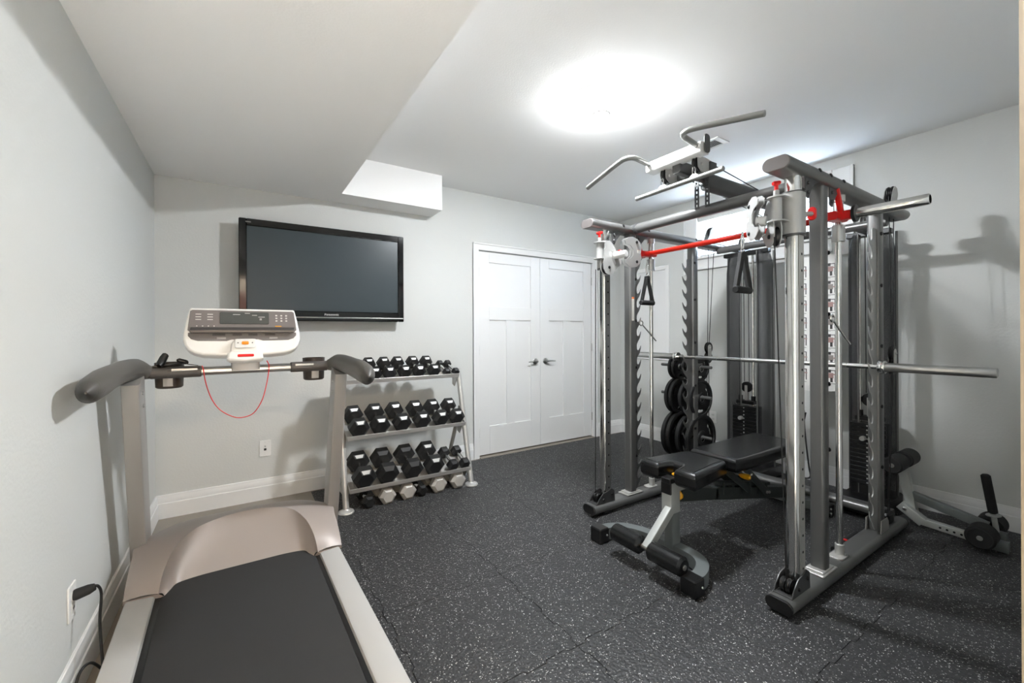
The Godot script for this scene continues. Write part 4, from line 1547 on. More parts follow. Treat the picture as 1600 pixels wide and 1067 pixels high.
	# black foot plate under the stacks
	b = MB.new()
	for z in [[-2.16, -1.76], [-1.235, -0.98]]:
		bxx(b, 3.49, 3.90, 0.0, 0.10, z[0], z[1], 0.01)
		b.next()
	part(b, "stack_base", m.plastic_black, t)
	lat_tower(t)
	smith_bar(t)
	# exercise chart on its plate between the stacks
	b = MB.new()
	var pc := PackedVector2Array()
	for k in 13:
		pc.append(Vector2(-0.165 * cos(PI * k / 12.0) * -1.0, 0.47 + 0.055 * sin(PI * k / 12.0)))
	pc.append(Vector2(-0.165, -0.50))
	pc.append(Vector2(0.0, -0.525))
	pc.append(Vector2(0.165, -0.50))
	b.prism(pc, Transform3D(Basis(Vector3(0, 0, 1), Vector3.UP, Vector3(-1, 0, 0)), Vector3(3.66, 1.30, -1.435)), 0.004)
	part(b, "exercise_chart", m.chart_print, t, "white exercise chart with small figures")
	b = MB.new()
	for z in [-1.52, -1.36]:
		bxx(b, 3.664, 3.69, 0.10, 1.90, z - 0.012, z + 0.012, 0.002)
	bxx(b, 3.664, 3.69, 0.85, 0.88, -1.60, -1.27, 0.002)
	part(b, "chart_support", m.gunmetal_dark, t)

func carriage(t: Node3D, z: float, o: float) -> void:
	var inw := -o
	var b := MB.new()
	# sleeve that slides on the chrome post
	b.prism(MB.pierce(MB.rrect(0.088, 0.086, 0.030, 8), MB.rrect(0.070, 0.068, 0.024, 6)), Transform3D(BY, Vector3(2.115, 1.77, z)), 0.185, 0.0)
	var s := part(b, "pulley_carriage", m.silver_paint, t, "silver sliding pulley carriage on the chrome post")
	b = MB.new()
	b.lathe(Vector3(2.115, 1.8625, z), Vector3.UP, [Vector2(0.034, 0), Vector2(0.046, 0), Vector2(0.046, 0.006), Vector2(0.034, 0.008)], 24)
	b.next()
	b.lathe(Vector3(2.115, 1.6695, z), Vector3.UP, [Vector2(0.034, 0), Vector2(0.048, 0), Vector2(0.048, 0.008), Vector2(0.034, 0.009)], 24)
	part(b, "sleeve_collar", m.gunmetal_dark, s)
	# swivel: two flanges and a vertical barrel in front of the sleeve
	var sw := Vector3(2.035, 1.79, z + inw * 0.035)
	b = MB.new()
	b.cyl(sw + Vector3(0, -0.05, 0), sw + Vector3(0, 0.05, 0), 0.022, 24)
	b.cyl(sw + Vector3(0, 0.05, 0), sw + Vector3(0, 0.085, 0), 0.012, 16)
	for y in [-0.056, 0.052]:
		b.prism(MB.rrect(0.10, 0.075, 0.03, 6), Transform3D(BY, sw + Vector3(0.016, y, 0.0)), 0.007, 0.001)
	part(b, "swivel", m.silver_paint, s)
	b = MB.new()
	b.cyl(sw + Vector3(0, 0.080, 0), sw + Vector3(0, 0.112, 0), 0.008, 14)
	b.sweep(vec([[sw.x - 0.022, sw.y + 0.112, sw.z - 0.004], [sw.x - 0.012, sw.y + 0.114, sw.z], [sw.x + 0.012, sw.y + 0.120, sw.z], [sw.x + 0.024, sw.y + 0.126, sw.z + 0.004]]), [Vector2(0.007, 0.008), Vector2(0.009, 0.011), Vector2(0.009, 0.011), Vector2(0.007, 0.008)], Vector3.UP, 12)
	part(b, "swivel_knob", m.red_paint, s, "red pull knob")
	# pull pin towards the upright
	b = MB.new()
	b.cyl(Vector3(2.155, 1.775, z + 0.018), Vector3(2.235, 1.785, z + 0.024), 0.011, 16)
	part(b, "pull_pin", m.rack_silver, s)
	b = MB.new()
	b.prism(MB.rrect(0.036, 0.062, 0.017, 6), Transform3D(Basis(Vector3(0, 0, -1), Vector3.UP, Vector3(1, 0, 0)), Vector3(2.243, 1.787, z + 0.024)), 0.016, 0.006, 3)
	part(b, "pin_knob", m.red_paint, s, "red pull knob")
	# first pair of side plates with the cable pulley
	# the near swivel stands turned towards the front of the machine
	var ang := PI / 4.0 if o > 0.0 else 0.0
	var by := Vector3(0.02, 0, 0.03) if o > 0.0 else Vector3.ZERO
	var pz := z + inw * 0.072
	var cheek := PackedVector2Array()
	for p in [[2.035, 1.845], [2.075, 1.852], [2.105, 1.835], [2.135, 1.80], [2.16, 1.765], [2.19, 1.735], [2.185, 1.700], [2.155, 1.680], [2.125, 1.650], [2.10, 1.628], [2.070, 1.622], [2.040, 1.632], [2.022, 1.66], [2.018, 1.70], [2.03, 1.74]]:
		cheek.append(Vector2(p[0], p[1]))
	var slot := PackedVector2Array([Vector2(2.095, 1.785), Vector2(2.115, 1.775), Vector2(2.122, 1.735), Vector2(2.140, 1.705), Vector2(2.125, 1.690), Vector2(2.105, 1.715), Vector2(2.096, 1.75)])
	var cut := MB.pierce(cheek, slot)
	for k in [-1.0, 1.0]:
		b = MB.new()
		b.prism(cut, Transform3D(Basis.IDENTITY, Vector3(0, 0, pz + k * 0.015)), 0.004)
		b.turn(sw, ang, by)
		part(b, "side_plate", m.silver_paint, s)
	b = MB.new()
	pulley(b, Vector3(2.072, 1.672, pz), Vector3(0, 0, 1), 0.044, 0.024)
	b.turn(sw, ang, by)
	part(b, "pulley", m.plastic_black, s)
	b = MB.new()
	for k in [-1.0, 1.0]:
		bolt(b, Vector3(2.072, 1.672, pz + k * 0.017), Vector3(0, 0, k), 0.010)
		b.next()
	b.turn(sw, ang, by)
	part(b, "bolt", m.plastic_black, s)
	# tube to the second pair of plates
	var qz := pz + inw * (0.065 if o > 0.0 else 0.113)
	var hs := -0.075 if o > 0.0 else 0.0
	b = MB.new()
	b.cyl(Vector3(2.125 + hs * 0.2, 1.755, pz + inw * 0.015), Vector3(2.145 + hs * 0.2, 1.76, qz + inw * -0.012), 0.024, 24)
	b.turn(sw, ang, by)
	part(b, "spacer_tube", m.plastic_white_satin, s)
	var hook := PackedVector2Array()
	for p in [[2.10, 1.838], [2.135, 1.860], [2.175, 1.868], [2.22, 1.858], [2.25, 1.835], [2.262, 1.80], [2.255, 1.765], [2.262, 1.73], [2.245, 1.695], [2.215, 1.672], [2.175, 1.665], [2.135, 1.672], [2.105, 1.69], [2.098, 1.712], [2.15, 1.722], [2.18, 1.745], [2.182, 1.785], [2.155, 1.808], [2.11, 1.815]]:
		hook.append(Vector2(p[0] + hs, p[1]))
	for k in [-1.0, 1.0]:
		b = MB.new()
		b.prism(hook, Transform3D(Basis.IDENTITY, Vector3(0, 0, qz + k * 0.013)), 0.004)
		b.turn(sw, ang, by)
		part(b, "side_plate", m.silver_paint, s)
	b = MB.new()
	for y in [1.835, 1.705]:
		b.cyl(Vector3(2.215 + hs, y, qz - 0.013), Vector3(2.215 + hs, y, qz + 0.013), 0.018, 16)
		for k in [-1.0, 1.0]:
			bolt(b, Vector3(2.215 + hs, y, qz + k * 0.0148), Vector3(0, 0, k), 0.010)
		b.next()
	b.turn(sw, ang, by)
	part(b, "bolt", m.plastic_black, s)
	b = MB.new()
	b.box(Vector3(2.236 + hs, 1.775, qz + 0.0155 * inw), Vector3(0.034, 0.02, 0.0008), 0.0)
	b.turn(sw, ang, by)
	part(b, "sticker", m.sticker_print, s)

func weight_stack(t: Node3D, zc: float, o: float) -> void:
	var xs := 3.70
	var b := MB.new()
	# black plates with their selector holes
	var first: MeshInstance3D
	var grp := MB.new()
	grp.bar(Vector3(xs, 0.10, zc), Vector3(xs, 0.165, zc), 0.10, 0.19, 0.004, Vector3(0, 0, 1))
	var ws := part(grp, "weight_stack", m.iron_black, t, "black pin-loaded weight stack")
	for k in 14:
		b = MB.new()
		b.box(Vector3(xs, 0.182 + k * 0.0305, zc), Vector3(0.105, 0.0285, 0.20), 0.003)
		part(b, "stack_plate", m.iron_black, ws)
		b = MB.new()
		b.cyl(Vector3(xs - 0.0522, 0.182 + k * 0.0305, zc), Vector3(xs - 0.0535, 0.182 + k * 0.0305, zc), 0.006, 10, 0.0)
		part(b, "selector_hole", m.label_silver, ws)
	b = MB.new()
	b.box(Vector3(xs, 0.625, zc), Vector3(0.09, 0.03, 0.15), 0.006)
	b.cyl(Vector3(xs, 0.63, zc + 0.055), Vector3(xs, 0.68, zc + 0.055), 0.018, 16)
	b.cyl(Vector3(xs, 0.63, zc - 0.055), Vector3(xs, 0.68, zc - 0.055), 0.018, 16)
	part(b, "top_plate", m.plastic_black, ws)
	b = MB.new()
	b.cyl(Vector3(xs - 0.05, 0.49, zc - 0.02), Vector3(xs - 0.085, 0.49, zc - 0.02), 0.016, 18)
	part(b, "selector_pin", m.rack_silver, ws)
	b = MB.new()
	for k in [-1.0, 1.0]:
		b.cyl(Vector3(xs, 0.10, zc + k * 0.055), Vector3(xs, 1.93, zc + k * 0.055), 0.0095, 16)
		b.next()
	part(b, "guide_rod", m.chrome, ws)
	b = MB.new()
	pulley(b, Vector3(xs, 0.755, zc), Vector3(1, 0, 0), 0.045, 0.022)
	part(b, "pulley", m.plastic_black, ws)
	b = MB.new()
	bxx(b, xs - 0.016, xs - 0.012, 0.64, 0.77, zc - 0.012, zc + 0.012, 0.001)
	b.next()
	bxx(b, xs + 0.012, xs + 0.016, 0.64, 0.77, zc - 0.012, zc + 0.012, 0.001)
	part(b, "pulley_strap", m.rack_silver, ws)
	b = MB.new()
	b.tube(vec([[xs, 0.80, zc - 0.02], [xs - 0.01, 1.98, zc - 0.02]]), 0.0028, 8)
	b.next()
	b.tube(vec([[xs, 0.80, zc + 0.02], [xs - 0.01, 1.98, zc + 0.02]]), 0.0028, 8)
	part(b, "cable", m.cable_black, ws)
	# top frame: cross plate and upper pulley, beam back to the rear cross member
	b = MB.new()
	bxx(b, xs - 0.03, xs + 0.03, 1.90, 1.935, zc - (0.19 if o < 0.0 else 0.125), zc + (0.19 if o < 0.0 else 0.125), 0.004)
	bxx(b, 3.44, xs + 0.03, 1.915, 1.955, zc - 0.025, zc + 0.025, 0.004)
	part(b, "stack_head", m.plastic_black, t)
	b = MB.new()
	pulley(b, Vector3(xs - 0.02, 2.0, zc - 0.02), Vector3(0, 0, 1), 0.05, 0.022)
	part(b, "head_pulley", m.gunmetal_dark, t)
	b = MB.new()
	bxx(b, xs - 0.04, xs, 1.95, 2.03, zc - 0.036, zc - 0.033, 0.001)
	b.next()
	bxx(b, xs - 0.04, xs, 1.95, 2.03, zc - 0.007, zc - 0.004, 0.001)
	part(b, "head_bracket", m.silver_paint, t)
	# curved mesh covers either side of the opening
	for k in [-1.0, 1.0]:
		var half: float = 0.195 if o < 0.0 else 0.13
		var wide: float = (0.17 if k < 0.0 else 0.085) if o < 0.0 else 0.08
		b = MB.new()
		var z0: float = zc + k * half
		var z1: float = zc + k * (half - wide)
		var rows := []
		for yy in [0.10, 0.5, 1.0, 1.5, 1.76, 1.86, 1.92]:
			var nar := 0.0 if yy < 1.77 else (0.012 if yy < 1.87 else 0.03)
			var row := []
			for q in 11:
				var f := q / 10.0
				var ang := f * PI * 0.62
				row.append(Vector3(xs + 0.06 - 0.10 * sin(ang) - 0.005, yy, lerpf(z0 - k * nar, z1, 1.0 - cos(ang * 0.8)) if f < 1.0 else z1))
			rows.append(row)
		b.sheet(rows, 1.0)
		# map the weave evenly
		for i in b.v.size():
			b.uv[i] = Vector2((b.v[i].z - zc) * 8.0, b.v[i].y * 1.6)
		part(b, "mesh_cover", m.mesh_cover, t, "dark woven mesh cover of the weight stack")
		b = MB.new()
		b.cyl(Vector3(xs - 0.045, 0.10, z1), Vector3(xs - 0.045, 1.92, z1), 0.006, 10)
		b.next()
		b.cyl(Vector3(xs + 0.06, 0.10, z0), Vector3(xs + 0.06, 1.92, z0), 0.008, 10)
		part(b, "cover_rod", m.gunmetal, t)

func lat_tower(t: Node3D) -> void:
	var b := MB.new()
	b.prism(MB.rrect(0.058, 0.112, 0.0285, 8), Transform3D(BX, Vector3(2.915, 2.150, ZC)), 1.09)
	b.prism(MB.rrect(0.05, 0.07, 0.012, 4), Transform3D(BX, Vector3(2.24, 2.178, ZC)), 0.30)
	var arm := part(b, "lat_arm", m.gunmetal_dark, t)
	b = MB.new()
	bxx(b, 3.42, 3.46, 1.93, 2.20, ZC - 0.035, ZC + 0.035, 0.004)
	part(b, "arm_post", m.gunmetal_dark, arm)
	# two perforated straps down to the front cross beam
	for z in [ZC - 0.034, ZC + 0.034]:
		b = MB.new()
		for e in [-0.0095, 0.0095]:
			bxx(b, 2.335, 2.341, 1.985, 2.165, z + e - 0.004, z + e + 0.004)
		for k in 7:
			bxx(b, 2.335, 2.341, 1.985 + k * 0.0272, 1.997 + k * 0.0272, z - 0.0065, z + 0.0065)
		part(b, "perforated_strap", m.gunmetal_dark, arm)
	# pull-up bar: box and two bent handles
	b = MB.new()
	b.bar(Vector3(2.085, 2.222, -1.675), Vector3(2.085, 2.222, -1.32), 0.075, 0.06, 0.008)
	var pb := part(b, "pull_up_bar", m.plastic_white_satin, t, "pale box of the pull-up bar")
	for k in [[-1.0, -1.655], [1.0, -1.345]]:
		b = MB.new()
		b.tube(smooth(vec([[2.065, 2.235, k[1]], [1.98, 2.246, k[1] + k[0] * 0.002], [1.925, 2.252, k[1] + k[0] * 0.008], [1.898, 2.252, k[1] + k[0] * 0.035], [1.895, 2.248, k[1] + k[0] * 0.09], [1.915, 2.222, k[1] + k[0] * 0.25], [1.935, 2.196, k[1] + k[0] * 0.405]]), 6), 0.0145, 18)
		part(b, "pull_up_handle", m.gunmetal_pale, pb)
	b = MB.new()
	b.prism(MB.rrect(0.05, 0.10, 0.02, 5), Transform3D(Basis.IDENTITY, Vector3(2.095, 2.245, -1.312)), 0.008, 0.002)
	part(b, "box_end_plate", m.gunmetal_dark, pb)
	# lat pulleys between cheeks under the box
	for z in [-1.59, -1.385]:
		b = MB.new()
		pulley(b, Vector3(2.13, 2.165, z), Vector3(0, 0, 1), 0.045, 0.024)
		var pu := part(b, "lat_pulley", m.plastic_black, t)
		b = MB.new()
		for k in [-1.0, 1.0]:
			b.prism(PackedVector2Array([Vector2(2.095, 2.20), Vector2(2.165, 2.205), Vector2(2.235, 2.195), Vector2(2.235, 2.15), Vector2(2.17, 2.125), Vector2(2.13, 2.118), Vector2(2.098, 2.14)]), Transform3D(Basis.IDENTITY, Vector3(0, 0, z + k * 0.017)), 0.004, 0.001)
			bolt(b, Vector3(2.13, 2.16, z + k * 0.019), Vector3(0, 0, k), 0.009)
			b.next()
		part(b, "pulley_cheek", m.silver_paint, pu)
		b = MB.new()
		b.tube(vec([[2.085, 2.175, z], [2.087, 2.13, z]]), 0.003, 8)
		b.next()
		b.tube(vec([[2.15, 2.205, z], [3.66, 2.04, z + (0.0)]]), 0.003, 8)
		part(b, "cable", m.cable_black, t)
	b = MB.new()
	bxx(b, 2.20, 2.26, 2.14, 2.19, -1.62, -1.355, 0.003)
	part(b, "pulley_yoke", m.gunmetal_dark, t)

func smith_bar(t: Node3D) -> void:
	var c := Vector3(2.565, 1.822, 0)
	var b := MB.new()
	b.cyl(Vector3(c.x, c.y, ZL + 0.03), Vector3(c.x, c.y, ZR - 0.10), 0.0165, 24)
	b.cyl(Vector3(c.x, c.y, ZR - 0.17), Vector3(c.x, c.y, ZR - 0.02), 0.0165, 24)
	var sb := part(b, "smith_bar", m.bar_red, t, "red bar running on the chrome guide rods")
	for S in [[ZR, 1.0], [ZL, -1.0]]:
		var z: float = S[0]
		var o: float = S[1]
		b = MB.new()
		b.cyl(Vector3(2.605, 1.70, z), Vector3(2.605, 1.785, z), 0.0285, 24)
		b.next()
		b.cyl(Vector3(2.605, 1.85, z), Vector3(2.605, 1.925, z), 0.0225, 24)
		part(b, "rod_bearing", m.satin_steel, sb)
		b = MB.new()
		b.bar(Vector3(2.50, 1.818, z + o * 0.002), Vector3(2.64, 1.826, z + o * 0.002), 0.062, 0.042, 0.012)
		b.box(Vector3(c.x, c.y, z + o * 0.05), Vector3(0.04, 0.045, 0.05), 0.006)
		part(b, "bar_carriage", m.red_paint, sb)
		b = MB.new()
		b.bar(Vector3(2.545, 1.83, z + o * 0.034), Vector3(2.485, 1.945, z + o * 0.034), 0.012, 0.026, 0.004, Vector3(0, 0, 1))
		part(b, "lock_lever", m.red_paint, sb, "red locking lever")
		b = MB.new()
		b.cyl(Vector3(c.x, c.y, z + o * 0.078), Vector3(c.x, c.y, z + o * 0.092), 0.042, 28)
		part(b, "sleeve_collar", m.plastic_black, sb)
		b = MB.new()
		b.lathe(Vector3(c.x, c.y, z + o * 0.09), Vector3(0, 0, o), [Vector2(0.0, 0.0), Vector2(0.0245, 0.0), Vector2(0.0245, 0.262), Vector2(0.0225, 0.265), Vector2(0.019, 0.265), Vector2(0.019, 0.22), Vector2(0, 0.22)], 32)
		part(b, "plate_sleeve", m.chrome, sb)
		# safety catch clipped to the hook plate
		b = MB.new()
		b.ring(Vector3(2.47, 1.302, z + 0.02), Vector3(0, 0, 1), 0.017, 0.005, 20, 8)
		b.cyl(Vector3(2.485, 1.29, z + 0.02), Vector3(2.60, 1.17, z + 0.05), 0.005, 10)
		part(b, "safety_catch", m.chrome, t)

func weight_plate_at(R: float, th: float, label: String, x: float, y: float, z: float, group: String) -> void:
	var t := thing("weight_plate", label, "weight plate", Vector3(x, y, z), group)
	var b := MB.new()
	# three-grip plate: rim, dished web, hub, with grip openings
	var outer := MB.circle(R * 0.86, 48)
	var web := outer
	for k in 3:
		var a := TAU * k / 3.0 + 0.5
		var h := PackedVector2Array()
		for i in 9:
			var q := a - 0.42 + 0.84 * i / 8.0
			h.append(Vector2(cos(q), sin(q)) * R * 0.76)
		for i in 9:
			var q := a + 0.36 - 0.72 * i / 8.0
			h.append(Vector2(cos(q), sin(q)) * R * 0.60)
		web = MB.pierce(web, h)
	b.prism(web, Transform3D(Basis.IDENTITY, Vector3(x, y, z)), th * 0.45)
	b.lathe(Vector3(x, y, z - th * 0.5), Vector3(0, 0, 1), [Vector2(0.0255, 0), Vector2(R * 0.30, 0), Vector2(R * 0.34, th * 0.25), Vector2(R * 0.34, th * 0.75), Vector2(R * 0.30, th), Vector2(0.0255, th)], 32)
	part(b, "plate_body", m.iron_black, t)
	b = MB.new()
	var pr := []
	for p in [[0.84, 0.2], [0.86, 0.04], [0.90, 0.0], [0.96, 0.02], [1.0, 0.14], [1.0, 0.86], [0.96, 0.98], [0.90, 1.0], [0.86, 0.96], [0.84, 0.8], [0.84, 0.2]]:
		pr.append(Vector2(R * p[0], th * p[1]))
	b.lathe(Vector3(x, y, z - th * 0.5), Vector3(0, 0, 1), pr, 56)
	part(b, "rim", m.rubber_black, t)
	b = MB.new()
	b.ring(Vector3(x, y, z + th * 0.47), Vector3(0, 0, 1), 0.0275, 0.002, 24, 6)
	b.next()
	b.ring(Vector3(x, y, z - th * 0.47), Vector3(0, 0, 1), 0.0275, 0.002, 24, 6)
	part(b, "hub_ring", m.satin_steel, t)

func barbell_and_plates() -> void:
	var bx := 2.998
	var by := 1.036
	var t := thing("barbell", "long chrome olympic barbell resting on the back uprights of the machine", "barbell", Vector3(bx, by, -1.48))
	var b := MB.new()
	b.cyl(Vector3(bx, by, -2.20), Vector3(bx, by, -0.86), 0.0140, 24)
	part(b, "shaft", m.chrome, t)
	b = MB.new()
	for z in [[-1.98, -1.80], [-1.62, -1.36], [-1.18, -1.0]]:
		b.cyl(Vector3(bx, by, z[0]), Vector3(bx, by, z[1]), 0.0146, 24)
		b.next()
	part(b, "knurling", m.satin_steel, t)
	for o in [1.0, -1.0]:
		var z0: float = -0.855 if o > 0 else -2.135
		b = MB.new()
		b.lathe(Vector3(bx, by, z0), Vector3(0, 0, o), [Vector2(0.0, 0), Vector2(0.034, 0.0), Vector2(0.036, 0.003), Vector2(0.036, 0.028), Vector2(0.034, 0.031), Vector2(0.0, 0.031)], 32)
		part(b, "collar", m.chrome, t)
		b = MB.new()
		b.lathe(Vector3(bx, by, z0 + o * 0.03), Vector3(0, 0, o), [Vector2(0.0, 0), Vector2(0.0245, 0.0), Vector2(0.0245, 0.405), Vector2(0.022, 0.409), Vector2(0.0, 0.409)], 32)
		part(b, "sleeve", m.satin_steel, t)
	# storage pegs belong to the machine
	var mc: Node3D = get_node("smith_machine")
	var rows := [["top", 0.945, 0.108], ["middle", 0.695, 0.155], ["lowest", 0.365, 0.198]]
	var px := 3.205
	for r in rows:
		b = MB.new()
		b.cyl(Vector3(px, r[1], -2.455), Vector3(px, r[1], -1.975), 0.0125, 18)
		b.box(Vector3(3.18, r[1], ZL), Vector3(0.09, 0.06, 0.05), 0.004)
		part(b, "storage_peg", m.rack_silver if false else m.gunmetal, mc)
	var sizes := ["small", "medium", "large"]
	for i in 3:
		var r: Array = rows[i]
		var g := "weight plates on the storage pegs"
		var y: float = r[1] - 0.0125
		var th: float = [0.026, 0.032, 0.038][i]
		weight_plate_at(r[2], th, "%s black weight plate, outermost on the %s peg" % [sizes[i], r[0]], px, y, -2.305, g)
		weight_plate_at(r[2], th, "%s black weight plate, second from outside on the %s peg" % [sizes[i], r[0]], px, y, -2.305 + th + 0.010, g)
		weight_plate_at(r[2] * 0.94, th, "%s black weight plate on the %s peg just outside the back upright" % [sizes[i], r[0]], px, y, -2.175, g)
		weight_plate_at(r[2], th, "%s black weight plate on the %s peg inside the cage" % [sizes[i], r[0]], px, y, -2.045 - 0.03, g)

func hanging_handles() -> void:
	for S in [[-1.085, "near", 2.02], [ZL + 0.185, "far", 2.335]]:
		var z: float = S[0]
		var x: float = S[2]
		var y0 := 1.655
		var t := thing("cable_handle", "black strap handle hanging from the %s cable carriage" % S[1], "handle", Vector3(x, 1.44, z), "cable handles")
		var b := MB.new()
		# snap hook: elongated ring
		var lk := []
		for k in 25:
			var q := TAU * k / 24.0
			lk.append(Vector3(x + 0.011 * cos(q), y0 + 0.035 * sin(q) + 0.012, z))
		b.tube(lk, 0.0032, 8)
		b.tube(vec([[x, y0 + 0.045, z], [x, 1.715, z]]), 0.005, 8)
		part(b, "snap_hook", m.chrome, t)
		b = MB.new()
		b.ring(Vector3(x, y0 - 0.028, z), Vector3(0, 0, 1), 0.012, 0.0028, 20, 8)
		part(b, "ring", m.chrome, t)
		b = MB.new()
		for k in [-1.0, 1.0]:
			b.sweep(vec([[x + k * 0.004, y0 - 0.035, z + k * 0.002], [x + k * 0.012, y0 - 0.08, z + k * 0.003], [x + k * 0.052, 1.44, z + k * 0.004]]), [Vector2(0.0165, 0.0018), Vector2(0.0165, 0.0018), Vector2(0.0165, 0.0018)], Vector3(1, 0, 0), 10)
			b.next()
		part(b, "strap", m.rubber_dark, t)
		b = MB.new()
		b.lathe(Vector3(x - 0.066, 1.437, z), Vector3(1, 0, 0), [Vector2(0.0, 0), Vector2(0.014, 0.0), Vector2(0.017, 0.004), Vector2(0.017, 0.128), Vector2(0.014, 0.132), Vector2(0.0, 0.132)], 20)
		part(b, "grip", m.foam_black, t)
	# straight lat bar clipped under the two pulleys
	var t := thing("lat_bar", "straight grey lat bar clipped below the two top pulleys", "bar", Vector3(2.088, 2.075, ZC))
	var b := MB.new()
	b.cyl(Vector3(2.088, 2.072, -1.785), Vector3(2.088, 2.078, -1.215), 0.0135, 20, 0.003)
	part(b, "bar", m.gunmetal_pale, t)
	for z in [-1.59, -1.385]:
		b = MB.new()
		b.prism(PackedVector2Array([Vector2(-0.035, 0.008), Vector2(0.035, 0.008), Vector2(0.012, 0.028), Vector2(-0.012, 0.028)]), Transform3D(Basis(Vector3(0, 0, 1), Vector3.UP, Vector3(-1, 0, 0)), Vector3(2.088, 2.075, z)), 0.006, 0.001)
		part(b, "hanger_tab", m.plastic_white_satin, t)
		b = MB.new()
		var lk := []
		for k in 25:
			var q := TAU * k / 24.0
			lk.append(Vector3(2.088, 2.117 + 0.024 * sin(q), z + 0.009 * cos(q)))
		b.tube(lk, 0.003, 8)
		part(b, "snap_hook", m.chrome, t)
	# black strap hung on a hook under the chart
	t = thing("tricep_rope", "thin black strap looped over a hook below the exercise chart", "strap", Vector3(3.62, 0.1, -1.47))
	b = MB.new()
	b.tube(smooth(vec([[3.63, 0.58, -1.492], [3.628, 0.50, -1.496], [3.625, 0.35, -1.505], [3.622, 0.20, -1.522], [3.62, 0.14, -1.525], [3.618, 0.118, -1.50], [3.618, 0.118, -1.46], [3.62, 0.14, -1.44], [3.622, 0.2, -1.45], [3.625, 0.35, -1.468], [3.628, 0.5, -1.482], [3.63, 0.58, -1.486]]), 5), 0.006, 8)
	part(b, "strap", m.rubber_dark, t)
	b = MB.new()
	b.lathe(Vector3(3.63, 0.56, -1.489), Vector3.UP, [Vector2(0.0, 0), Vector2(0.010, 0.0), Vector2(0.019, 0.05), Vector2(0.019, 0.055), Vector2(0.0, 0.055)], 16)
	part(b, "sleeve", m.rubber_black, t)
	b = MB.new()
	b.tube(vec([[3.63, 0.612, -1.50], [3.632, 0.66, -1.489], [3.63, 0.612, -1.478]]), 0.0025, 8)
	b.tube(vec([[3.664, 0.668, -1.52], [3.62, 0.662, -1.489], [3.60, 0.672, -1.489]]), 0.003, 8)
	part(b, "hook", m.chrome, t)
	# black bar attachment lying beside the near base beam
	t = thing("bar_attachment", "short black bar with a red band lying inside the near base beam", "bar", Vector3(2.95, 0.0, -0.985))
	b = MB.new()
	b.bar(Vector3(2.76, 0.020, -0.985), Vector3(3.09, 0.020, -0.988), 0.032, 0.036, 0.010)
	part(b, "bar", m.rubber_black, t)
	b = MB.new()
	b.bar(Vector3(2.90, 0.020, -0.9862), Vector3(2.925, 0.020, -0.9864), 0.0335, 0.0375, 0.010)
	part(b, "band", m.red_paint, t)

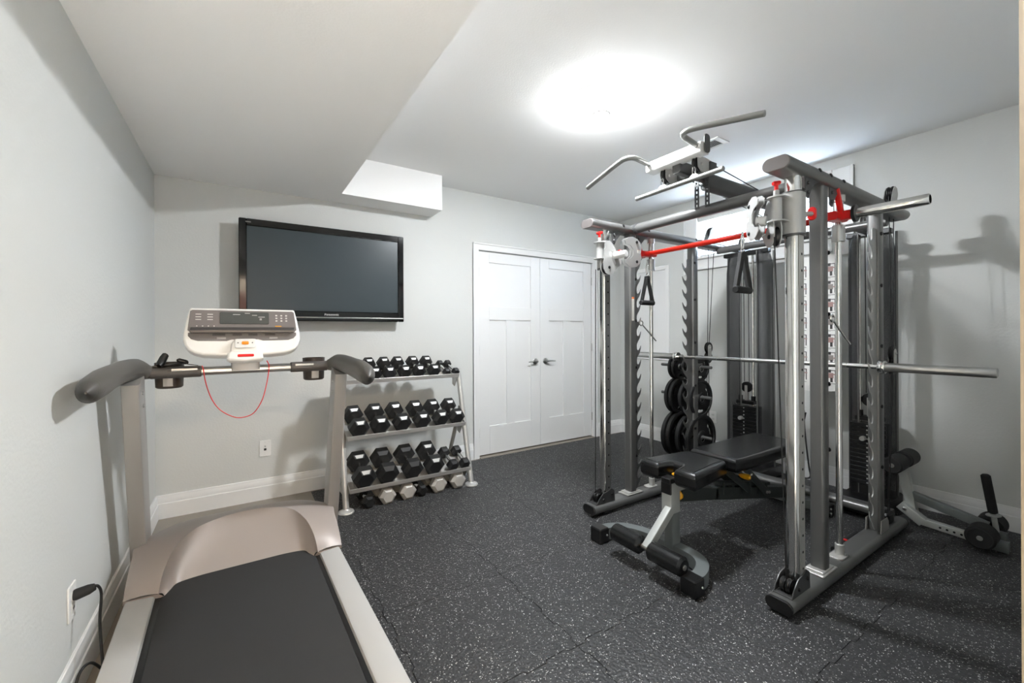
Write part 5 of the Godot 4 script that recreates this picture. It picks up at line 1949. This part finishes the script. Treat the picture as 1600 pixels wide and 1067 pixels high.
func bench() -> void:
	var zc := -1.465
	var t := thing("weight_bench", "black padded adjustable bench with foot rollers in the cage", "bench", Vector3(2.4, 0, zc))
	var b := MB.new()
	# curved front foot
	var pts := smooth(vec([[1.775, 0.045, zc - 0.345], [1.86, 0.045, zc - 0.33], [1.94, 0.045, zc - 0.275], [1.985, 0.045, zc - 0.17], [1.995, 0.045, zc - 0.05], [1.995, 0.045, zc + 0.05], [1.985, 0.045, zc + 0.15], [1.94, 0.045, zc + 0.215], [1.86, 0.045, zc + 0.255], [1.775, 0.045, zc + 0.262]]), 4)
	var rows := []
	var cols := [[-0.03, -0.033], [0.03, -0.033], [0.03, 0.033], [-0.03, 0.033], [-0.03, -0.033]]
	for i in pts.size():
		var d: Vector3 = (pts[mini(i + 1, pts.size() - 1)] - pts[maxi(i - 1, 0)]).normalized()
		var sd := d.cross(Vector3.UP).normalized()
		var row := []
		for c in cols:
			row.append(pts[i] + sd * c[0] + Vector3.UP * c[1])
		rows.append(row)
	for i in rows.size() - 1:
		for k in 4:
			var cen: Vector3 = (pts[i] + pts[i + 1]) * 0.5
			b.flat4(rows[i][k], rows[i][k + 1], rows[i + 1][k + 1], rows[i + 1][k], (rows[i][k] + rows[i + 1][k + 1]) * 0.5 - cen)
	part(b, "front_foot", m.bench_grey, t)
	for z in [zc - 0.345, zc + 0.262]:
		b = MB.new()
		b.box(Vector3(1.785, 0.042, z), Vector3(0.075, 0.084, 0.085), 0.006)
		var cap := part(b, "foot_cap", m.plastic_black, t)
		b = MB.new()
		bolt(b, Vector3(1.80, 0.045, z + 0.0425), Vector3(0, 0, 1), 0.006)
		b.next()
		part(b, "screw", m.satin_steel, cap)
	# front post with inner slide
	b = MB.new()
	b.bar(Vector3(1.995, 0.05, zc), Vector3(1.995, 0.405, zc), 0.055, 0.07, 0.006, Vector3(1, 0, 0))
	part(b, "front_post", m.bench_grey, t)
	b = MB.new()
	b.bar(Vector3(1.985, 0.25, zc), Vector3(1.985, 0.40, zc), 0.062, 0.082, 0.006, Vector3(1, 0, 0))
	b.bar(Vector3(1.95, 0.385, zc), Vector3(2.14, 0.395, zc), 0.060, 0.06, 0.006)
	part(b, "post_sleeve", m.bench_silver, t)
	b = MB.new()
	b.box(Vector3(1.946, 0.385, zc), Vector3(0.012, 0.062, 0.064), 0.003)
	b.box(Vector3(1.968, 0.427, zc), Vector3(0.06, 0.03, 0.06), 0.004)
	part(b, "slide_cap", m.plastic_black, t)
	# foot roller arm
	b = MB.new()
	b.bar(Vector3(1.975, 0.285, zc + 0.012), Vector3(1.765, 0.11, zc + 0.012), 0.040, 0.045, 0.004)
	part(b, "roller_arm", m.bench_silver, t)
	b = MB.new()
	b.cyl(Vector3(1.765, 0.115, zc - 0.215), Vector3(1.765, 0.115, zc + 0.24), 0.013, 16)
	part(b, "roller_axle", m.satin_steel, t)
	for z in [[zc - 0.21, zc - 0.015], [zc + 0.038, zc + 0.235]]:
		b = MB.new()
		b.cyl(Vector3(1.765, 0.115, z[0]), Vector3(1.765, 0.115, z[1]), 0.047, 32, 0.012)
		part(b, "foot_roller", m.vinyl_black, t)
	# seat with a notch at the front
	b = MB.new()
	var sp := PackedVector2Array()
	for p in [[1.945, -0.175], [1.955, -0.18], [2.30, -0.135], [2.318, -0.12], [2.318, 0.12], [2.30, 0.135], [1.955, 0.18], [1.945, 0.175], [1.938, 0.16], [1.938, 0.062], [1.945, 0.05], [2.02, 0.032], [2.035, 0.02], [2.035, -0.02], [2.02, -0.032], [1.945, -0.05], [1.938, -0.062], [1.938, -0.16]]:
		sp.append(Vector2(p[0], -(p[1] + zc)))
	var lean := Transform3D(BY, Vector3(0, 0.459, 0))
	b.prism(sp, lean, 0.096, 0.030, 5)
	part(b, "seat_pad", m.vinyl_black, t)
	b = MB.new()
	b.bar(Vector3(2.08, 0.428, zc), Vector3(2.30, 0.428, zc), 0.05, 0.03, 0.004)
	part(b, "seat_bracket", m.bench_green, t)
	# back pad
	b = MB.new()
	var bp := PackedVector2Array()
	for p in [[2.375, -0.145], [2.395, -0.155], [2.46, -0.16], [3.13, -0.165], [3.155, -0.15], [3.155, 0.15], [3.13, 0.165], [2.46, 0.16], [2.395, 0.155], [2.375, 0.145]]:
		bp.append(Vector2(p[0], -(p[1] + zc)))
	b.prism(bp, Transform3D(BY, Vector3(0, 0.461, 0)), 0.082, 0.028, 5)
	part(b, "back_pad", m.vinyl_black, t)
	b = MB.new()
	for z in [-0.06, 0.06]:
		b.bar(Vector3(2.36, 0.415, zc + z), Vector3(3.10, 0.415, zc + z), 0.03, 0.03, 0.003)
		b.next()
	part(b, "back_frame", m.bench_green, t)
	# main beam sloping to the rear foot, ladder and brace
	b = MB.new()
	b.bar(Vector3(2.05, 0.33, zc), Vector3(2.40, 0.265, zc), 0.05, 0.07, 0.004)
	b.bar(Vector3(2.38, 0.27, zc), Vector3(3.30, 0.085, zc), 0.05, 0.075, 0.004)
	part(b, "main_beam", m.bench_green, t)
	b = MB.new()
	b.bar(Vector3(2.42, 0.32, zc), Vector3(3.02, 0.20, zc), 0.04, 0.022, 0.003)
	for k in 6:
		var f := k / 5.0
		b.bar(Vector3(2.46 + f * 0.5, 0.285 - f * 0.10, zc - 0.03), Vector3(2.46 + f * 0.5, 0.285 - f * 0.10, zc + 0.03), 0.014, 0.075, 0.002)
	part(b, "ladder", m.bench_green, t)
	b = MB.new()
	for z in [-0.045, 0.045]:
		b.bar(Vector3(2.62, 0.41, zc + z), Vector3(2.93, 0.165, zc + z), 0.012, 0.045, 0.003)
		b.next()
		b.bar(Vector3(2.45, 0.40, zc + z), Vector3(2.70, 0.235, zc + z), 0.010, 0.04, 0.003)
		b.next()
	part(b, "back_brace", m.bench_green, t)
	b = MB.new()
	for z in [-0.052, 0.052]:
		bolt(b, Vector3(2.72, 0.33, zc + z), Vector3(0, 0, signf(z)), 0.008)
		b.next()
		bolt(b, Vector3(2.915, 0.175, zc + z), Vector3(0, 0, signf(z)), 0.010)
		b.next()
		bolt(b, Vector3(3.0, 0.15, zc + z * 0.5), Vector3(0, 0, signf(z)), 0.010)
		b.next()
	part(b, "bolt", m.satin_steel, t)
	b = MB.new()
	b.bar(Vector3(3.30, 0.045, zc - 0.23), Vector3(3.30, 0.045, zc + 0.23), 0.06, 0.06, 0.006)
	part(b, "rear_foot", m.bench_grey, t)
	for z in [-0.25, 0.25]:
		b = MB.new()
		b.box(Vector3(3.30, 0.04, zc + z), Vector3(0.075, 0.08, 0.05), 0.006)
		var c2 := part(b, "foot_cap", m.plastic_black, t)
		b = MB.new()
		bolt(b, Vector3(3.285, 0.055, zc + z + signf(z) * 0.025), Vector3(0, 0, signf(z)), 0.006)
		b.next()
		bolt(b, Vector3(3.285, 0.025, zc + z + signf(z) * 0.025), Vector3(0, 0, signf(z)), 0.006)
		b.next()
		part(b, "screw", m.satin_steel, c2)
	# yellow knobs
	b = MB.new()
	b.sweep(vec([[2.545, 0.365, zc + 0.075], [2.535, 0.368, zc + 0.09], [2.52, 0.374, zc + 0.12], [2.505, 0.380, zc + 0.15], [2.50, 0.382, zc + 0.158]]), [Vector2(0.007, 0.007), Vector2(0.012, 0.013), Vector2(0.016, 0.018), Vector2(0.015, 0.017), Vector2(0.006, 0.007)], Vector3.UP, 16)
	part(b, "adjust_knob", m.yellow_plastic, t, "yellow adjusting knob")
	b = MB.new()
	b.cyl(Vector3(2.545, 0.365, zc + 0.03), Vector3(2.545, 0.365, zc + 0.078), 0.006, 12)
	b.next()
	b.cyl(Vector3(2.02, 0.325, zc), Vector3(2.045, 0.325, zc), 0.007, 12)
	part(b, "pin", m.satin_steel, t)
	b = MB.new()
	b.cyl(Vector3(2.04, 0.325, zc), Vector3(2.062, 0.325, zc), 0.028, 20, 0.006)
	part(b, "post_knob", m.yellow_plastic, t, "yellow round knob on the front post")
	b = MB.new()
	b.box(Vector3(2.03, 0.446, zc), Vector3(0.04, 0.012, 0.03), 0.004)
	part(b, "seat_clip", m.yellow_plastic, t)

func leg_attachment() -> void:
	var x := 3.60
	var t := thing("leg_attachment", "grey leg curl attachment with black foam rollers by the right baseboard", "gym attachment", Vector3(x, 0, -0.7))
	var b := MB.new()
	# upright arm to the upper roller
	b.bar(Vector3(x, 0.06, -0.855), Vector3(x, 0.375, -0.91), 0.05, 0.05, 0.005, Vector3(0, 0, 1))
	part(b, "arm", m.bench_silver, t)
	b = MB.new()
	b.bar(Vector3(x, 0.195, -0.885), Vector3(x + 0.02, 0.105, -0.54), 0.045, 0.05, 0.005)
	part(b, "long_tube", m.bench_grey, t)
	b = MB.new()
	b.bar(Vector3(x - 0.035, 0.125, -0.91), Vector3(x - 0.035, 0.045, -0.80), 0.055, 0.055, 0.005)
	part(b, "knuckle", m.bench_silver, t)
	b = MB.new()
	bolt(b, Vector3(x - 0.064, 0.108, -0.885), Vector3(-1, 0, 0), 0.010)
	b.next()
	part(b, "bolt", m.satin_steel, t)
	b = MB.new()
	b.bar(Vector3(x - 0.03, 0.05, -0.81), Vector3(x - 0.03, 0.030, -0.51), 0.042, 0.042, 0.004)
	var lt := part(b, "lower_tube", m.bench_silver, t)
	for k in 4:
		b = MB.new()
		var q := Vector3(x - 0.0505, 0.044 - k * 0.002, -0.725 + k * 0.03)
		b.cyl(q, q + Vector3(-0.0015, 0, 0), 0.006, 12, 0.0)
		part(b, "hole", m.hole_dark, lt)
	b = MB.new()
	b.cyl(Vector3(x - 0.19, 0.395, -0.913), Vector3(x + 0.19, 0.395, -0.913), 0.013, 16)
	b.next()
	b.cyl(Vector3(x - 0.17, 0.085, -0.545), Vector3(x + 0.20, 0.085, -0.545), 0.013, 16)
	part(b, "axle", m.satin_steel, t)
	for q in [[x - 0.185, x - 0.03, 0.395, -0.913, 0.052], [x + 0.03, x + 0.185, 0.395, -0.913, 0.052], [x - 0.165, x - 0.055, 0.085, -0.545, 0.062], [x + 0.06, x + 0.20, 0.085, -0.545, 0.062]]:
		b = MB.new()
		b.cyl(Vector3(q[0], q[2], q[3]), Vector3(q[1], q[2], q[3]), q[4], 32, 0.008)
		var ro := part(b, "foam_roller", m.foam_black, t)
		b = MB.new()
		b.ring(Vector3(q[0] + 0.001, q[2], q[3]), Vector3(1, 0, 0), q[4] * 0.82, 0.003, 32, 6)
		part(b, "end_stitching", m.rubber_dark, ro)
	# hand grip standing up at the far end
	b = MB.new()
	b.cyl(Vector3(x + 0.03, 0.05, -0.505), Vector3(x + 0.02, 0.40, -0.55), 0.0125, 16)
	part(b, "grip_tube", m.bench_silver, t)
	b = MB.new()
	b.cyl(Vector3(x + 0.0265, 0.185, -0.522), Vector3(x + 0.018, 0.405, -0.551), 0.021, 24, 0.008)
	part(b, "hand_grip", m.foam_black, t)
	b = MB.new()
	b.cyl(Vector3(x + 0.0269, 0.172, -0.5206), Vector3(x + 0.0266, 0.178, -0.5214), 0.032, 24)
	part(b, "grip_flange", m.bench_silver, t)
	b = MB.new()
	b.bar(Vector3(x - 0.03, 0.030, -0.53), Vector3(x - 0.03, 0.030, -0.455), 0.05, 0.055, 0.004)
	b.next()
	b.bar(Vector3(x + 0.035, 0.06, -0.53), Vector3(x + 0.035, 0.06, -0.47), 0.05, 0.055, 0.004)
	part(b, "end_block", m.bench_grey, t)
